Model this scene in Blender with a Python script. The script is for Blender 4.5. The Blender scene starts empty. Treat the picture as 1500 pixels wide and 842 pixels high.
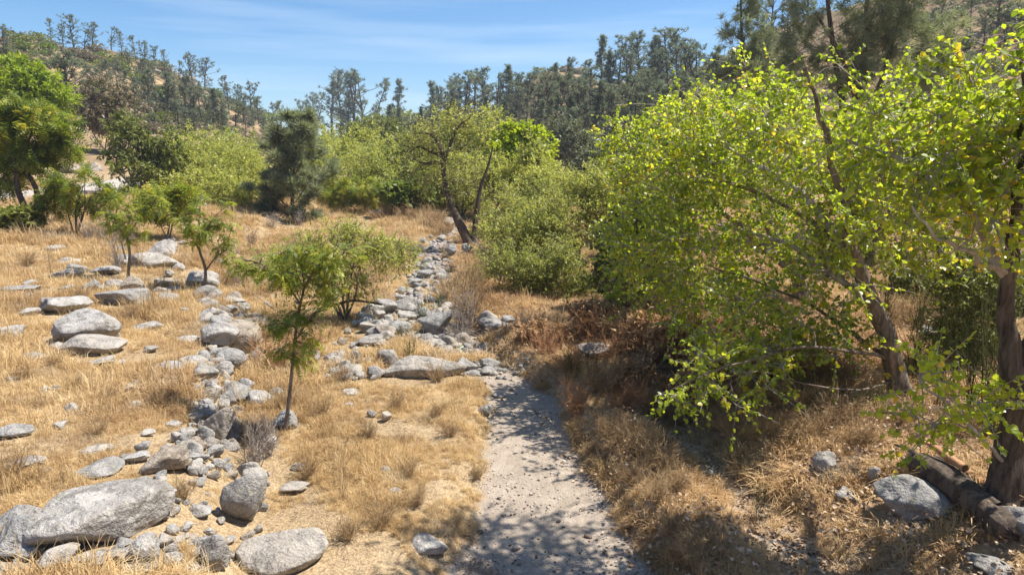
import bpy, math, random
import numpy as np
from mathutils import Vector, Matrix, Euler

SC = bpy.context.scene
COL = SC.collection
PI = math.pi
R = math.radians
random.seed(11)
RNG = np.random.default_rng(11)

# ------------------------------------------------------------------ camera
FPX = 1013.0            # focal length in pixels of the 1500 px wide photograph
CAM_H, PITCH = 4.5, R(10.0)
cam_data = bpy.data.cameras.new("camera")
cam_data.sensor_width = 36.0
cam_data.lens = 36.0 * FPX / 1500.0
cam_data.clip_start, cam_data.clip_end = 0.1, 5000.0
cam = bpy.data.objects.new("camera", cam_data)
COL.objects.link(cam)
cam.location = (0, 0, CAM_H)
cam.rotation_euler = (R(90) - PITCH, 0, 0)
SC.camera = cam

# ------------------------------------------------------------------ sky, sun, exposure
SUN_AZ, SUN_EL = R(80), R(60)          # azimuth clockwise from +Y (the way the camera looks)
w = bpy.data.worlds.new("World"); SC.world = w; w.use_nodes = True
nt = w.node_tree; nt.nodes.clear()
sky = nt.nodes.new("ShaderNodeTexSky"); sky.sky_type = 'NISHITA'; sky.sun_disc = False
sky.sun_elevation, sky.sun_rotation = SUN_EL, SUN_AZ
sky.altitude = 900; sky.air_density = 1.0; sky.dust_density = 1.1; sky.ozone_density = 2.4
tc = nt.nodes.new("ShaderNodeTexCoord")
mp = nt.nodes.new("ShaderNodeMapping"); mp.inputs['Scale'].default_value = (1.2, 1.2, 17.0); mp.inputs['Rotation'].default_value = (0.0, 0.03, 0.5)
cn = nt.nodes.new("ShaderNodeTexNoise"); cn.inputs['Scale'].default_value = 1.7; cn.inputs['Detail'].default_value = 7; cn.inputs['Roughness'].default_value = 0.52
cr = nt.nodes.new("ShaderNodeMapRange"); cr.inputs[1].default_value = 0.47; cr.inputs[2].default_value = 0.80; cr.inputs[3].default_value = 0.0; cr.inputs[4].default_value = 0.32
hs = nt.nodes.new("ShaderNodeHueSaturation"); hs.inputs['Saturation'].default_value = 1.25; hs.inputs['Value'].default_value = 1.0
cm = nt.nodes.new("ShaderNodeMixRGB"); cm.inputs[2].default_value = (6.6, 7.2, 8.0, 1)
bg = nt.nodes.new("ShaderNodeBackground"); bg.inputs['Strength'].default_value = 0.095
out = nt.nodes.new("ShaderNodeOutputWorld")
L = nt.links.new
L(tc.outputs['Generated'], mp.inputs['Vector']); L(mp.outputs[0], cn.inputs['Vector']); L(cn.outputs['Fac'], cr.inputs[0])
L(sky.outputs[0], hs.inputs['Color']); L(hs.outputs[0], cm.inputs[1]); L(cr.outputs[0], cm.inputs[0]); L(cm.outputs[0], bg.inputs['Color']); L(bg.outputs[0], out.inputs[0])

sun_data = bpy.data.lights.new("sun", 'SUN')
sun_data.energy = 5.0; sun_data.angle = R(0.5); sun_data.color = (1.0, 0.95, 0.87)
sun = bpy.data.objects.new("sun", sun_data); COL.objects.link(sun)
TO_SUN = Vector((math.sin(SUN_AZ) * math.cos(SUN_EL), math.cos(SUN_AZ) * math.cos(SUN_EL), math.sin(SUN_EL)))
sun.rotation_euler = TO_SUN.to_track_quat('Z', 'Y').to_euler()
sun.location = (30, 20, 60)

SC.view_settings.view_transform = 'Standard'; SC.view_settings.look = 'None'
SC.view_settings.gamma = 1.0; SC.view_settings.exposure = 0.84
SC.view_settings.use_curve_mapping = False
SC.render.engine = 'CYCLES'
SC.cycles.max_bounces = 7; SC.cycles.diffuse_bounces = 4; SC.cycles.transmission_bounces = 5; SC.cycles.transparent_max_bounces = 4
SC.cycles.use_denoising = True
try: SC.cycles.denoiser = 'OPENIMAGEDENOISE'
except Exception: pass

# ------------------------------------------------------------------ small tools
def sstep(a, b, x):
    t = np.clip((np.asarray(x, float) - a) / (b - a), 0, 1)
    return t * t * (3 - 2 * t)

def _h(ix, iy, s):
    with np.errstate(over='ignore'):
        h = ix.astype(np.uint32) * np.uint32(374761393) + iy.astype(np.uint32) * np.uint32(668265263) + np.uint32((s * 1013904223) & 0xffffffff)
        h = (h ^ (h >> np.uint32(13))) * np.uint32(1274126177)
        h = h ^ (h >> np.uint32(16))
    return h.astype(np.float64) / 4294967295.0

def vnoise(x, y, s=0):
    x = np.asarray(x, float); y = np.asarray(y, float)
    ix = np.floor(x).astype(np.int64); iy = np.floor(y).astype(np.int64)
    fx = x - ix; fy = y - iy
    fx = fx * fx * (3 - 2 * fx); fy = fy * fy * (3 - 2 * fy)
    a = _h(ix, iy, s); b = _h(ix + 1, iy, s); c = _h(ix, iy + 1, s); d = _h(ix + 1, iy + 1, s)
    return (a * (1 - fx) + b * fx) * (1 - fy) + (c * (1 - fx) + d * fx) * fy - 0.5

def fbm(x, y, s=0, o=4):
    r = 0; a = 1.0
    for i in range(o):
        r = r + a * vnoise(x, y, s + i * 7); x = np.asarray(x) * 2.03 + 3.1; y = np.asarray(y) * 2.03 - 1.7; a *= 0.5
    return r

SP, CP = math.sin(PITCH), math.cos(PITCH)
def ray(px, py):
    """direction through a pixel of the photograph, scaled so that its length along the lens axis is 1"""
    u = (px - 750.0) / FPX; v = (421.0 - py) / FPX
    return np.array((u, CP + v * SP, -SP + v * CP))

def at(px, py, Y):
    d = ray(px, py); return np.array((0, 0, CAM_H)) + d * (Y / d[1])

def pxm(Y):                     # metres per photo pixel at forward distance Y (about)
    return Y / FPX

def project(p):
    x, y, z = p[0], p[1], p[2] - CAM_H
    d = y * CP - z * SP
    return 750 + FPX * x / d, 421 - FPX * (y * SP + z * CP) / d

def ordinal(n):
    return ['first', 'second', 'third', 'fourth', 'fifth', 'sixth', 'seventh', 'eighth', 'ninth', 'tenth', 'eleventh', 'twelfth', 'thirteenth',
            'fourteenth', 'fifteenth', 'sixteenth', 'seventeenth', 'eighteenth', 'nineteenth', 'twentieth'][n] if n < 20 else 'twenty ' + ordinal(n - 20)

# ------------------------------------------------------------------ meshes
def make_mesh(name, V, faces, mats, attrs=None, smooth=False, face_attrs=None):
    """V (n,3); faces: list of (m,k) index arrays; mats: list of materials or list of (material)"""
    me = bpy.data.meshes.new(name)
    V = np.asarray(V, np.float32)
    faces = [np.asarray(f, np.int32) for f in faces if len(f)]
    me.vertices.add(len(V)); me.vertices.foreach_set('co', V.ravel())
    nl = sum(f.size for f in faces); nf = sum(len(f) for f in faces)
    me.loops.add(nl); me.polygons.add(nf)
    me.loops.foreach_set('vertex_index', np.concatenate([f.ravel() for f in faces]))
    tot = np.concatenate([np.full(len(f), f.shape[1], np.int32) for f in faces])
    st = np.concatenate([[0], np.cumsum(tot)[:-1]]).astype(np.int32)
    me.polygons.foreach_set('loop_start', st)
    if smooth: me.polygons.foreach_set('use_smooth', np.ones(nf, bool))
    for m in (mats if isinstance(mats, (list, tuple)) else [mats]): me.materials.append(m)
    me.update(calc_edges=True)
    for k, a in (attrs or {}).items():
        at_ = me.attributes.new(k, 'FLOAT', 'POINT'); at_.data.foreach_set('value', np.asarray(a, np.float32))
    for k, a in (face_attrs or {}).items():
        at_ = me.attributes.new(k, 'FLOAT', 'FACE'); at_.data.foreach_set('value', np.asarray(a, np.float32))
    return me

def link(name, me, parent=None):
    o = bpy.data.objects.new(name, me); COL.objects.link(o)
    if parent is not None: o.parent = parent
    return o

PENDING = []      # (object, phrase, key for the order): the wording is finished once everything stands
def tag(o, label, cat, group=None, kind=None):
    o['label'] = label; o['category'] = cat
    if group: o['group'] = group
    if kind: o['kind'] = kind
    return o

def thing(name, label, cat, loc, group=None, rank=None, rot=0.0):
    o = bpy.data.objects.new(name, None); COL.objects.link(o)
    o.location = [float(a) for a in loc]; o.rotation_euler = (0, 0, rot); o.empty_display_size = 0.2
    tag(o, label, cat, group)
    if rank is not None: PENDING.append((o, label, rank))
    return o

def copy_thing(root, loc, rotz=0, scale=(1, 1, 1), label=None, group=None, rank=None):
    c = root.copy(); COL.objects.link(c); c.location = [float(a) for a in loc]; c.rotation_euler = (0, 0, rotz); c.scale = scale
    for ch in KIDS.get(root.name, []):
        d = ch.copy(); COL.objects.link(d); d.parent = c
    if label: c['label'] = label
    if group: c['group'] = group
    if rank is not None: PENDING.append((c, label, rank))
    return c
KIDS = {}

class Wood:
    """collects tubes; those with alike counts are built together"""
    def __init__(self): self.t = {}
    def add(self, pts, rad, sides=5):
        pts = np.asarray(pts, float); rad = np.asarray(rad, float)
        self.t.setdefault((len(pts), sides), []).append((pts, rad))
    def arrays(self):
        VV, FF, off = [], [], 0
        for (n, k), L_ in self.t.items():
            Pn = np.array([a for a, _ in L_]); Rn = np.array([b for _, b in L_]); m = len(L_)
            T = np.gradient(Pn, axis=1); T /= np.linalg.norm(T, axis=2, keepdims=True) + 1e-9
            ref = np.where(np.abs(T[:, :1, 2:3]) > 0.8, np.array([[[1.0, 0.1, 0]]]), np.array([[[0.1, 0.05, 1.0]]])) * np.ones((m, n, 1))
            A = np.cross(T, ref); A /= np.linalg.norm(A, axis=2, keepdims=True) + 1e-9
            B = np.cross(T, A)
            an = np.arange(k) * 2 * PI / k
            V = Pn[:, :, None, :] + Rn[:, :, None, None] * (A[:, :, None, :] * np.cos(an)[None, None, :, None] + B[:, :, None, :] * np.sin(an)[None, None, :, None])
            idx = (np.arange(m)[:, None, None] * n * k + np.arange(n)[None, :, None] * k + np.arange(k)[None, None, :]) + off
            a = idx[:, :-1, :]; b = np.roll(idx, -1, axis=2)[:, :-1, :]; c = np.roll(idx, -1, axis=2)[:, 1:, :]; d = idx[:, 1:, :]
            FF.append(np.stack([a, b, c, d], -1).reshape(-1, 4)); VV.append(V.reshape(-1, 3)); off += m * n * k
        return np.concatenate(VV), FF
    def build(self, name, mat, parent=None, origin=None):
        if not self.t: return None
        V, F = self.arrays()
        if origin is not None: V = V - np.asarray(origin)
        return link(name, make_mesh(name, V, F, mat, smooth=True), parent)

def smooth_path(pts, n):
    """a rounder polyline through the given points"""
    pts = np.asarray(pts, float); m = len(pts)
    d = np.concatenate([[0], np.cumsum(np.linalg.norm(np.diff(pts, axis=0), axis=1))])
    t = np.linspace(0, d[-1], n)
    e = np.vstack([2 * pts[0] - pts[1], pts, 2 * pts[-1] - pts[-2]])
    outp = []
    for tt in t:
        i = min(max(np.searchsorted(d, tt) - 1, 0), m - 2)
        u = (tt - d[i]) / max(d[i + 1] - d[i], 1e-6)
        p0, p1, p2, p3 = e[i], e[i + 1], e[i + 2], e[i + 3]
        outp.append(0.5 * ((2 * p1) + (-p0 + p2) * u + (2 * p0 - 5 * p1 + 4 * p2 - p3) * u * u + (-p0 + 3 * p1 - 3 * p2 + p3) * u ** 3))
    return np.array(outp)

def unit(a):
    return a / (np.linalg.norm(a, axis=-1, keepdims=True) + 1e-9)

# leaf outlines in the leaf's own plane (x across, y to the tip, z off the plane); faces are quads
def _t(v, f): return np.array(v, float), np.array(f, int)
LEAF_HEART = _t([(0, 0, 0), (.46, .26, .06), (.34, .7, .08), (0, 1, -.04), (-.34, .7, .08), (-.46, .26, .06)], [(0, 1, 2, 3), (0, 3, 4, 5)])
LEAF_LANCE = _t([(0, 0, 0), (.17, .45, .03), (0, 1, -.05), (-.17, .45, .03)], [(0, 1, 2, 3)])
LEAF_OVAL = _t([(0, 0, 0), (.32, .42, .05), (0, 1, -.05), (-.32, .42, .05)], [(0, 1, 2, 3)])
LEAF_NEEDLE = _t([(0.035, 0, 0), (-.035, 0, 0), (-.008, 1, 0), (.008, 1, 0)], [(0, 1, 2, 3)])
def _frond(n, w_, l_):
    v, f = [], []
    z = lambda t: 0.12 * math.sin(t * 2.2) - 0.42 * t * t
    for i in range(n):
        for s in (-1, 1):
            t = 0.12 + 0.86 * i / (n - 1); b = len(v); ll = l_ * (0.55 + 0.9 * math.sin(PI * min(1, t * .9 + .08)))
            p = np.array((0, t, z(t))); dr = unit(np.array((s * 1.0, 0.38, -0.35))); ac = unit(np.array((-s * 0.2, 1.0, -.25)))
            v += [p, p + dr * ll * .45 + ac * w_, p + dr * ll, p + dr * ll * .45 - ac * w_]; f.append((b, b + 1, b + 2, b + 3))
    for i in range(4):
        t0, t1 = i / 4, (i + 1) / 4; b = len(v)
        v += [(-.012, t0, z(t0)), (.012, t0, z(t0)), (.006, t1, z(t1)), (-.006, t1, z(t1))]; f.append((b, b + 1, b + 2, b + 3))
    return _t([tuple(a) for a in v], f)
LEAF_FROND = _frond(9, .055, .30)
LEAF_FROND_FAR = _frond(5, .075, .30)

def leaf_arrays(P, A, size, tmpl, rng, up=0.5, droop=0.0):
    """P (n,3) leaf bases, A (n,3) tip directions"""
    n = len(P); tv, tf = tmpl
    A = unit(A + np.array((0, 0, -droop)))
    Rn = rng.normal(size=(n, 3)); Rn[:, 2] = np.abs(Rn[:, 2]) + up * 2
    X = unit(np.cross(A, Rn)); N = np.cross(X, A)
    s = np.broadcast_to(np.asarray(size, float), (n,))[:, None, None]
    V = P[:, None, :] + s * (X[:, None, :] * tv[None, :, 0:1] + A[:, None, :] * tv[None, :, 1:2] + N[:, None, :] * tv[None, :, 2:3])
    F = (np.arange(n)[:, None, None] * len(tv) + tf[None]).reshape(-1, tf.shape[1])
    return V.reshape(-1, 3), F
# ------------------------------------------------------------------ materials
class NT:
    def __init__(self, name):
        self.m = bpy.data.materials.new(name); self.m.use_nodes = True
        self.t = self.m.node_tree; self.t.nodes.clear(); self.o = self.n('OutputMaterial')
    def n(self, k, **kw):
        x = self.t.nodes.new('ShaderNode' + k)
        for a, b in kw.items(): setattr(x, a, b)
        return x
    def l(self, a, b): self.t.links.new(a, b)
    def val(self, s, v):
        if isinstance(v, (int, float)): s.default_value = v
        elif isinstance(v, tuple): s.default_value = (*v, 1) if len(v) == 3 and s.type == 'RGBA' else v
        else: self.l(v, s)
    def pos(self):
        if not hasattr(self, '_p'): self._p = self.n('NewGeometry').outputs['Position']
        return self._p
    def noise(self, scale, detail=4, rough=.55, vec=None, dist=0.0):
        x = self.n('TexNoise'); x.inputs['Scale'].default_value = scale; x.inputs['Detail'].default_value = detail
        x.inputs['Roughness'].default_value = rough; x.inputs['Distortion'].default_value = dist
        self.l(vec if vec is not None else self.pos(), x.inputs['Vector']); return x.outputs['Fac']
    def voro(self, scale, feat='F1', vec=None, out='Distance'):
        x = self.n('TexVoronoi'); x.feature = feat; x.inputs['Scale'].default_value = scale
        self.l(vec if vec is not None else self.pos(), x.inputs['Vector']); return x.outputs[out]
    def rng(self, v, a, b, c=0.0, d=1.0):
        x = self.n('MapRange'); self.val(x.inputs[0], v)
        for i, q in enumerate((a, b, c, d)): x.inputs[i + 1].default_value = q
        return x.outputs[0]
    def mix(self, f, a, b, mode='MIX'):
        x = self.n('MixRGB', blend_type=mode); self.val(x.inputs[0], f); self.val(x.inputs[1], a); self.val(x.inputs[2], b); return x.outputs[0]
    def math(self, op, a, b=0.0):
        x = self.n('Math', operation=op); self.val(x.inputs[0], a); self.val(x.inputs[1], b); return x.outputs[0]
    def ramp(self, f, stops):
        x = self.n('ValToRGB'); e = x.color_ramp.elements
        while len(e) < len(stops): e.new(0.5)
        for q, (p, c) in zip(e, stops): q.position = p; q.color = (*c, 1)
        self.val(x.inputs[0], f); return x.outputs[0]
    def attr(self, name):
        x = self.n('Attribute', attribute_name=name); return x.outputs['Fac']
    def bump(self, h, dist, strength=1.0):
        x = self.n('Bump'); x.inputs['Strength'].default_value = strength; x.inputs['Distance'].default_value = dist; self.l(h, x.inputs['Height']); return x.outputs[0]
    def principled(self, col, rough=.85, spec=.2, normal=None):
        x = self.n('BsdfPrincipled'); self.val(x.inputs['Base Color'], col); self.val(x.inputs['Roughness'], rough)
        x.inputs['Specular IOR Level'].default_value = spec
        if normal is not None: self.l(normal, x.inputs['Normal'])
        return x.outputs[0]
    def done(self, sh): self.l(sh, self.o.inputs[0]); return self.m

def rgb(r, g, b):            # a colour given as it would look on screen
    f = lambda c: c / 12.92 if c <= .04045 else ((c + .055) / 1.055) ** 2.4
    return tuple(f(c / 255) for c in (r, g, b))

def leaf_mat(name, stops, trans=.45, tgain=1.5, rough=.45, spec=.35):
    t = NT(name); tone = t.attr('tone')
    c = t.ramp(tone, stops)
    d = t.principled(c, rough, spec)
    g = t.mix(1.0, c, (tgain, tgain * 1.02, tgain * .55), 'MULTIPLY')
    tr = t.n('BsdfTranslucent'); t.l(g, tr.inputs[0])
    mx = t.n('MixShader'); mx.inputs[0].default_value = trans
    t.l(d, mx.inputs[1]); t.l(tr.outputs[0], mx.inputs[2])
    return t.done(mx.outputs[0])

def bark_mat(name, c0, c1, scale=9, z=.25):
    t = NT(name)
    mp_ = t.n('Mapping'); mp_.inputs['Scale'].default_value = (1, 1, z); t.l(t.pos(), mp_.inputs[0])
    a = t.noise(scale * 1.6, 7, .7, mp_.outputs[0], .5); b = t.noise(2.3, 4)
    f = t.math('ADD', t.rng(a, .34, .66, 0, .85), t.rng(b, .3, .7, -.15, .3))
    c = t.mix(f, c0, c1)
    return t.done(t.principled(c, .9, .15, t.bump(a, .06, 1.0)))

M = {}
M['cottonwood'] = leaf_mat('cottonwood_leaf', [(0, (.09, .14, .018)), (.35, (.26, .335, .028)), (.75, (.42, .47, .04)), (.93, (.50, .49, .05)), (1, (.62, .44, .05))], .52, 1.75, .34, .5)
M['willow'] = leaf_mat('willow_leaf', [(0, (.17, .19, .06)), (.4, (.32, .34, .095)), (.8, (.44, .445, .13)), (1, (.52, .48, .16))], .46, 1.5)
M['vivid'] = leaf_mat('vivid_leaf', [(0, (.15, .21, .018)), (.5, (.27, .35, .025)), (1, (.40, .45, .03))], .45, 1.4)
M['ailanthus'] = leaf_mat('ailanthus_leaf', [(0, (.07, .105, .022)), (.5, (.155, .205, .034)), (.85, (.28, .31, .045)), (1, (.44, .37, .05))], .42, 1.5, .4, .4)
M['olive'] = leaf_mat('olive_leaf', [(0, (.10, .115, .036)), (.5, (.19, .21, .055)), (1, (.28, .295, .085))], .35, 1.3)
M['dark_green'] = leaf_mat('dark_green_leaf', [(0, (.075, .105, .026)), (.5, (.15, .195, .04)), (1, (.24, .28, .06))], .35, 1.4)
M['gray_shrub'] = leaf_mat('gray_shrub_leaf', [(0, (.10, .11, .07)), (.5, (.19, .205, .13)), (1, (.28, .295, .20))], .3, 1.2)
M['brown_shrub'] = leaf_mat('brown_shrub_leaf', [(0, (.13, .105, .065)), (.5, (.24, .20, .13)), (1, (.36, .31, .21))], .25, 1.1)
M['rust_leaf'] = leaf_mat('dead_rust_leaf', [(0, (.19, .105, .055)), (.5, (.37, .225, .125)), (1, (.56, .39, .24))], .3, 1.1, .7, .15)
M['pine'] = leaf_mat('pine_needle', [(0, (.05, .064, .052)), (.5, (.145, .172, .135)), (1, (.30, .33, .25))], .42, 1.5, .5, .25)
M['gray_pine'] = leaf_mat('gray_pine_needle', [(0, (.12, .135, .09)), (.5, (.25, .275, .175)), (1, (.38, .40, .28))], .42, 1.3, .45, .4)
M['dry'] = leaf_mat('dry_blade', [(0, (.36, .20, .075)), (.5, (.54, .335, .125)), (1, (.70, .50, .24))], .35, 1.1, .6, .25)
M['bark'] = bark_mat('gray_brown_bark', (.07, .052, .04), (.36, .285, .22))
M['bark_dark'] = bark_mat('dark_bark', (.03, .023, .018), (.20, .155, .12))
M['bark_pale'] = bark_mat('pale_bark', (.24, .205, .17), (.52, .47, .42), 5)
M['twig_brown'] = bark_mat('dry_twig', (.30, .195, .10), (.56, .40, .22), 4)
M['twig_red'] = bark_mat('rust_twig', (.34, .165, .08), (.58, .34, .19), 4)
M['twig_gray'] = bark_mat('gray_twig', (.23, .185, .15), (.47, .40, .34), 4)
M['bare_wood'] = bark_mat('split_wood', (.20, .085, .035), (.42, .21, .09), 12, .15)
M['stem_green'] = bark_mat('green_stem', (.06, .075, .025), (.15, .16, .06), 4)

def grass_mat(name, stops, patch):
    t = NT(name); oi = t.n('ObjectInfo').outputs['Random']
    big = t.noise(.42, 3, .6); mid = t.noise(2.2, 3, .6)
    f = t.math('ADD', t.math('MULTIPLY', oi, .45), t.math('ADD', t.rng(big, .3, .7, -.1, .42), t.rng(mid, .3, .7, -.1, .3)))
    c = t.ramp(f, stops)
    c = t.mix(t.rng(t.noise(.23, 2, .5), .52, .70, 0, .65), c, patch)
    c = t.mix(t.rng(t.noise(.9, 3, .6), .54, .70, 0, .55), c, (.58, .49, .36) if stops[0][1][0] < .3 and patch[0] > .455 else (.34, .21, .11))
    d = t.principled(c, .6, .25); tr = t.n('BsdfTranslucent'); t.l(c, tr.inputs[0])
    mx = t.n('MixShader'); mx.inputs[0].default_value = .35; t.l(d, mx.inputs[1]); t.l(tr.outputs[0], mx.inputs[2])
    return t.done(mx.outputs[0])
M['grass'] = grass_mat('dry_golden_grass', [(0, (.24, .145, .065)), (.34, (.56, .385, .18)), (.7, (.72, .545, .29)), (1, (.78, .65, .43))], (.46, .30, .15))
M['brown_grass'] = grass_mat('dry_brown_grass', [(0, (.32, .205, .10)), (.4, (.54, .36, .18)), (.75, (.68, .49, .26)), (1, (.76, .60, .36))], (.50, .31, .16))

def rock_material(name, ca, cb, cstain, warm):
    t = NT(name); oi = t.n('ObjectInfo').outputs['Random']
    big = t.noise(2.6, 5, .6); fine = t.noise(38, 3, .7); sp = t.voro(75)
    st = t.noise(5.5, 6, .68, dist=.5)
    c = t.mix(t.rng(big, .34, .66), ca, cb)
    c = t.mix(t.rng(oi, .35, 1, 0, .75), c, warm, 'MULTIPLY')
    c = t.mix(t.rng(st, .50, .64, 0, .8), c, cstain)
    c = t.mix(t.rng(t.noise(1.4, 6, .7, dist=1.2), .53, .60, 0, .55), c, cstain)
    c = t.mix(t.rng(t.noise(7.5, 4, .6, dist=.8), .60, .66, 0, .5), c, (.33, .31, .20))
    c = t.mix(t.rng(fine, .4, .75, 0, .4), c, (.66, .63, .59))
    c = t.mix(t.rng(sp, .05, .28, .55, 0), c, (.10, .095, .09))
    crack = t.voro(2.1, 'DISTANCE_TO_EDGE')
    crack_n = t.mix(.25, t.pos(), t.n('TexNoise').outputs['Color'])
    hgt = t.math('ADD', t.math('MULTIPLY', big, 1.2), t.math('ADD', t.math('MULTIPLY', fine, .22), t.math('MULTIPLY', st, .8)))
    return t.done(t.principled(c, .88, .2, t.bump(hgt, .10, 1.0)))
M['granite'] = rock_material('granite', (.31, .285, .255), (.46, .435, .40), (.12, .105, .09), (.92, .83, .70))
M['granite_gray'] = rock_material('gray_granite', (.23, .222, .21), (.35, .335, .315), (.11, .105, .095), (.95, .90, .84))
M['granite_brown'] = rock_material('brown_granite', (.27, .22, .165), (.40, .34, .27), (.12, .095, .07), (.95, .85, .74))

def ground_material():
    t = NT('terrain')
    sand, road, lit, hill, damp = (t.attr(k) for k in ('sand', 'road', 'litter', 'hill', 'gravel'))
    n1 = t.noise(.55, 4, .6); n2 = t.noise(4.5, 4, .65); n3 = t.noise(42, 3, .7); n4 = t.noise(16, 4, .7)
    straw = t.ramp(t.math('ADD', t.rng(n1, .3, .7, 0, .5), t.rng(n2, .3, .7, 0, .5)), [(0, (.15, .10, .06)), (.45, (.27, .19, .11)), (.8, (.38, .285, .18)), (1, (.42, .35, .26))])
    straw = t.mix(t.rng(n3, .45, .62, .0, .75), straw, (.56, .42, .235))
    straw = t.mix(t.rng(n4, .50, .66, 0, .75), straw, (.14, .09, .055))
    vo = t.n('TexVoronoi'); vo.inputs['Scale'].default_value = 15; t.l(t.pos(), vo.inputs['Vector'])
    sn = t.noise(3.2, 5, .65)
    sandc = t.ramp(t.math('ADD', t.rng(sn, .3, .7, 0, .7), t.rng(n3, .35, .65, -.1, .3)), [(0, (.25, .20, .15)), (.5, (.365, .30, .235)), (1, (.47, .40, .32))])
    sandc = t.mix(t.rng(t.voro(26), .10, .22, .75, 0), sandc, t.ramp(t.voro(26, out='Color'), [(0, (.12, .085, .06)), (.5, (.28, .21, .16)), (1, (.55, .50, .45))]))
    sandc = t.mix(t.rng(t.noise(1.1, 4, .65), .42, .62, 0, .5), sandc, (.30, .25, .20))
    sandc = t.mix(t.rng(t.noise(9, 4, .7), .55, .7, 0, .5), sandc, (.25, .20, .16))
    gr = t.n('TexVoronoi'); gr.inputs['Scale'].default_value = 7; t.l(t.pos(), gr.inputs['Vector'])
    gravel = t.mix(t.rng(gr.outputs['Distance'], .3, .6), t.mix(.35, (.42, .39, .35), gr.outputs['Color'], 'OVERLAY'), (.17, .14, .11))
    sandc = t.mix(damp, sandc, gravel)
    lv = t.n('TexVoronoi'); lv.inputs['Scale'].default_value = 22; t.l(t.pos(), lv.inputs['Vector'])
    litc = t.ramp(t.math('ADD', t.rng(n2, .3, .7, 0, .5), t.rng(n4, .3, .7, 0, .5)), [(0, (.19, .125, .07)), (.5, (.37, .25, .14)), (1, (.54, .39, .24))])
    litc = t.mix(t.rng(lv.outputs['Distance'], .12, .3, .55, 0), litc, t.ramp(lv.outputs['Color'], [(.2, (.16, .09, .055)), (.6, (.45, .31, .21)), (1, (.62, .49, .38))]))
    h1 = t.noise(.09, 5, .62); h2 = t.noise(.5, 5, .65)
    hillc = t.ramp(t.math('ADD', t.rng(h1, .3, .7, 0, .55), t.rng(h2, .3, .7, 0, .45)), [(0, (.12, .085, .06)), (.40, (.21, .145, .09)), (.68, (.38, .26, .14)), (1, (.56, .40, .22))])
    roadc = t.ramp(t.rng(n2, .3, .7), [(0, (.34, .30, .26)), (1, (.46, .42, .37))])
    c = t.mix(hill, straw, hillc); c = t.mix(lit, c, litc); c = t.mix(road, c, roadc); c = t.mix(sand, c, sandc)
    hg = t.math('ADD', t.math('MULTIPLY', n2, 1.0), t.math('ADD', t.math('MULTIPLY', n4, .45), t.math('MULTIPLY', n3, .22)))
    return t.done(t.principled(c, .95, .1, t.bump(hg, .07, .8)))
M['terrain'] = ground_material()

def litter_mat():
    t = NT('fallen_leaf'); oi = t.n('ObjectInfo').outputs['Random']
    c = t.ramp(oi, [(0, (.15, .085, .045)), (.4, (.30, .185, .105)), (.75, (.43, .30, .19)), (1, (.55, .43, .31))])
    return t.done(t.principled(c, .7, .25))
M['litter'] = litter_mat()
def pebble_mat():
    t = NT('pebble'); oi = t.n('ObjectInfo').outputs['Random']
    c = t.ramp(oi, [(0, (.10, .075, .055)), (.45, (.20, .15, .115)), (.6, (.33, .275, .225)), (1, (.50, .45, .39))])
    return t.done(t.principled(c, .85, .2))
M['pebble'] = pebble_mat()
# ------------------------------------------------------------------ the lie of the land
def floor_z(y):
    y = np.asarray(y, float)
    t = np.maximum(0, y - 16)
    return np.where(t < 6, t * t / 12 * .045, (t - 3) * .045) * 1.0

def flat(px, py):
    """where a pixel of the photograph meets the valley floor"""
    d = ray(px, py); lo, hi = 2.0, 130.0
    for _ in range(60):
        m = (lo + hi) / 2
        if CAM_H + d[2] / d[1] * m > float(floor_z(m)): lo = m
        else: hi = m
    return np.array((d[0] / d[1] * lo, lo))

_bed = [(560, 1030, 920), (650, 960, 842), (688, 925, 800), (708, 903, 750), (714, 878, 700), (718, 845, 650), (716, 818, 600), (712, 790, 565),
        (655, 740, 535), (605, 715, 508), (565, 690, 480), (560, 650, 455), (595, 672, 425), (608, 660, 395), (608, 650, 370), (640, 690, 345), (660, 715, 325), (640, 690, 305)]
_bl = np.array([flat(a, p) for a, b, p in _bed]); _br = np.array([flat(b, p) for a, b, p in _bed])
BED_Y, BED_L, BED_R = _bl[:, 1], _bl[:, 0], _br[:, 0]
_gul = [(1150, 1330, 900), (1110, 1230, 842), (1070, 1165, 790), (1035, 1120, 740), (1000, 1065, 700), (962, 1015, 655), (925, 965, 620), (885, 905, 595)]
_gl = np.array([flat(a, p) for a, b, p in _gul]); _gr = np.array([flat(b, p) for a, b, p in _gul])
GUL_Y, GUL_L, GUL_R = _gl[:, 1], _gl[:, 0] * .9 + _gr[:, 0] * .1, _gr[:, 0] * .88 + _gl[:, 0] * .12
_road = np.array([(-58, 34), (-45, 36.5), (-33, 39.5), (-29.5, 44), (-29.5, 52), (-30.5, 62), (-26, 76)], float)
_bank = np.array([flat(px, py) for px, py in [(330, 900), (345, 800), (352, 720), (338, 640), (345, 570), (368, 520), (352, 465), (322, 430), (330, 395), (345, 360)]])

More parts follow.
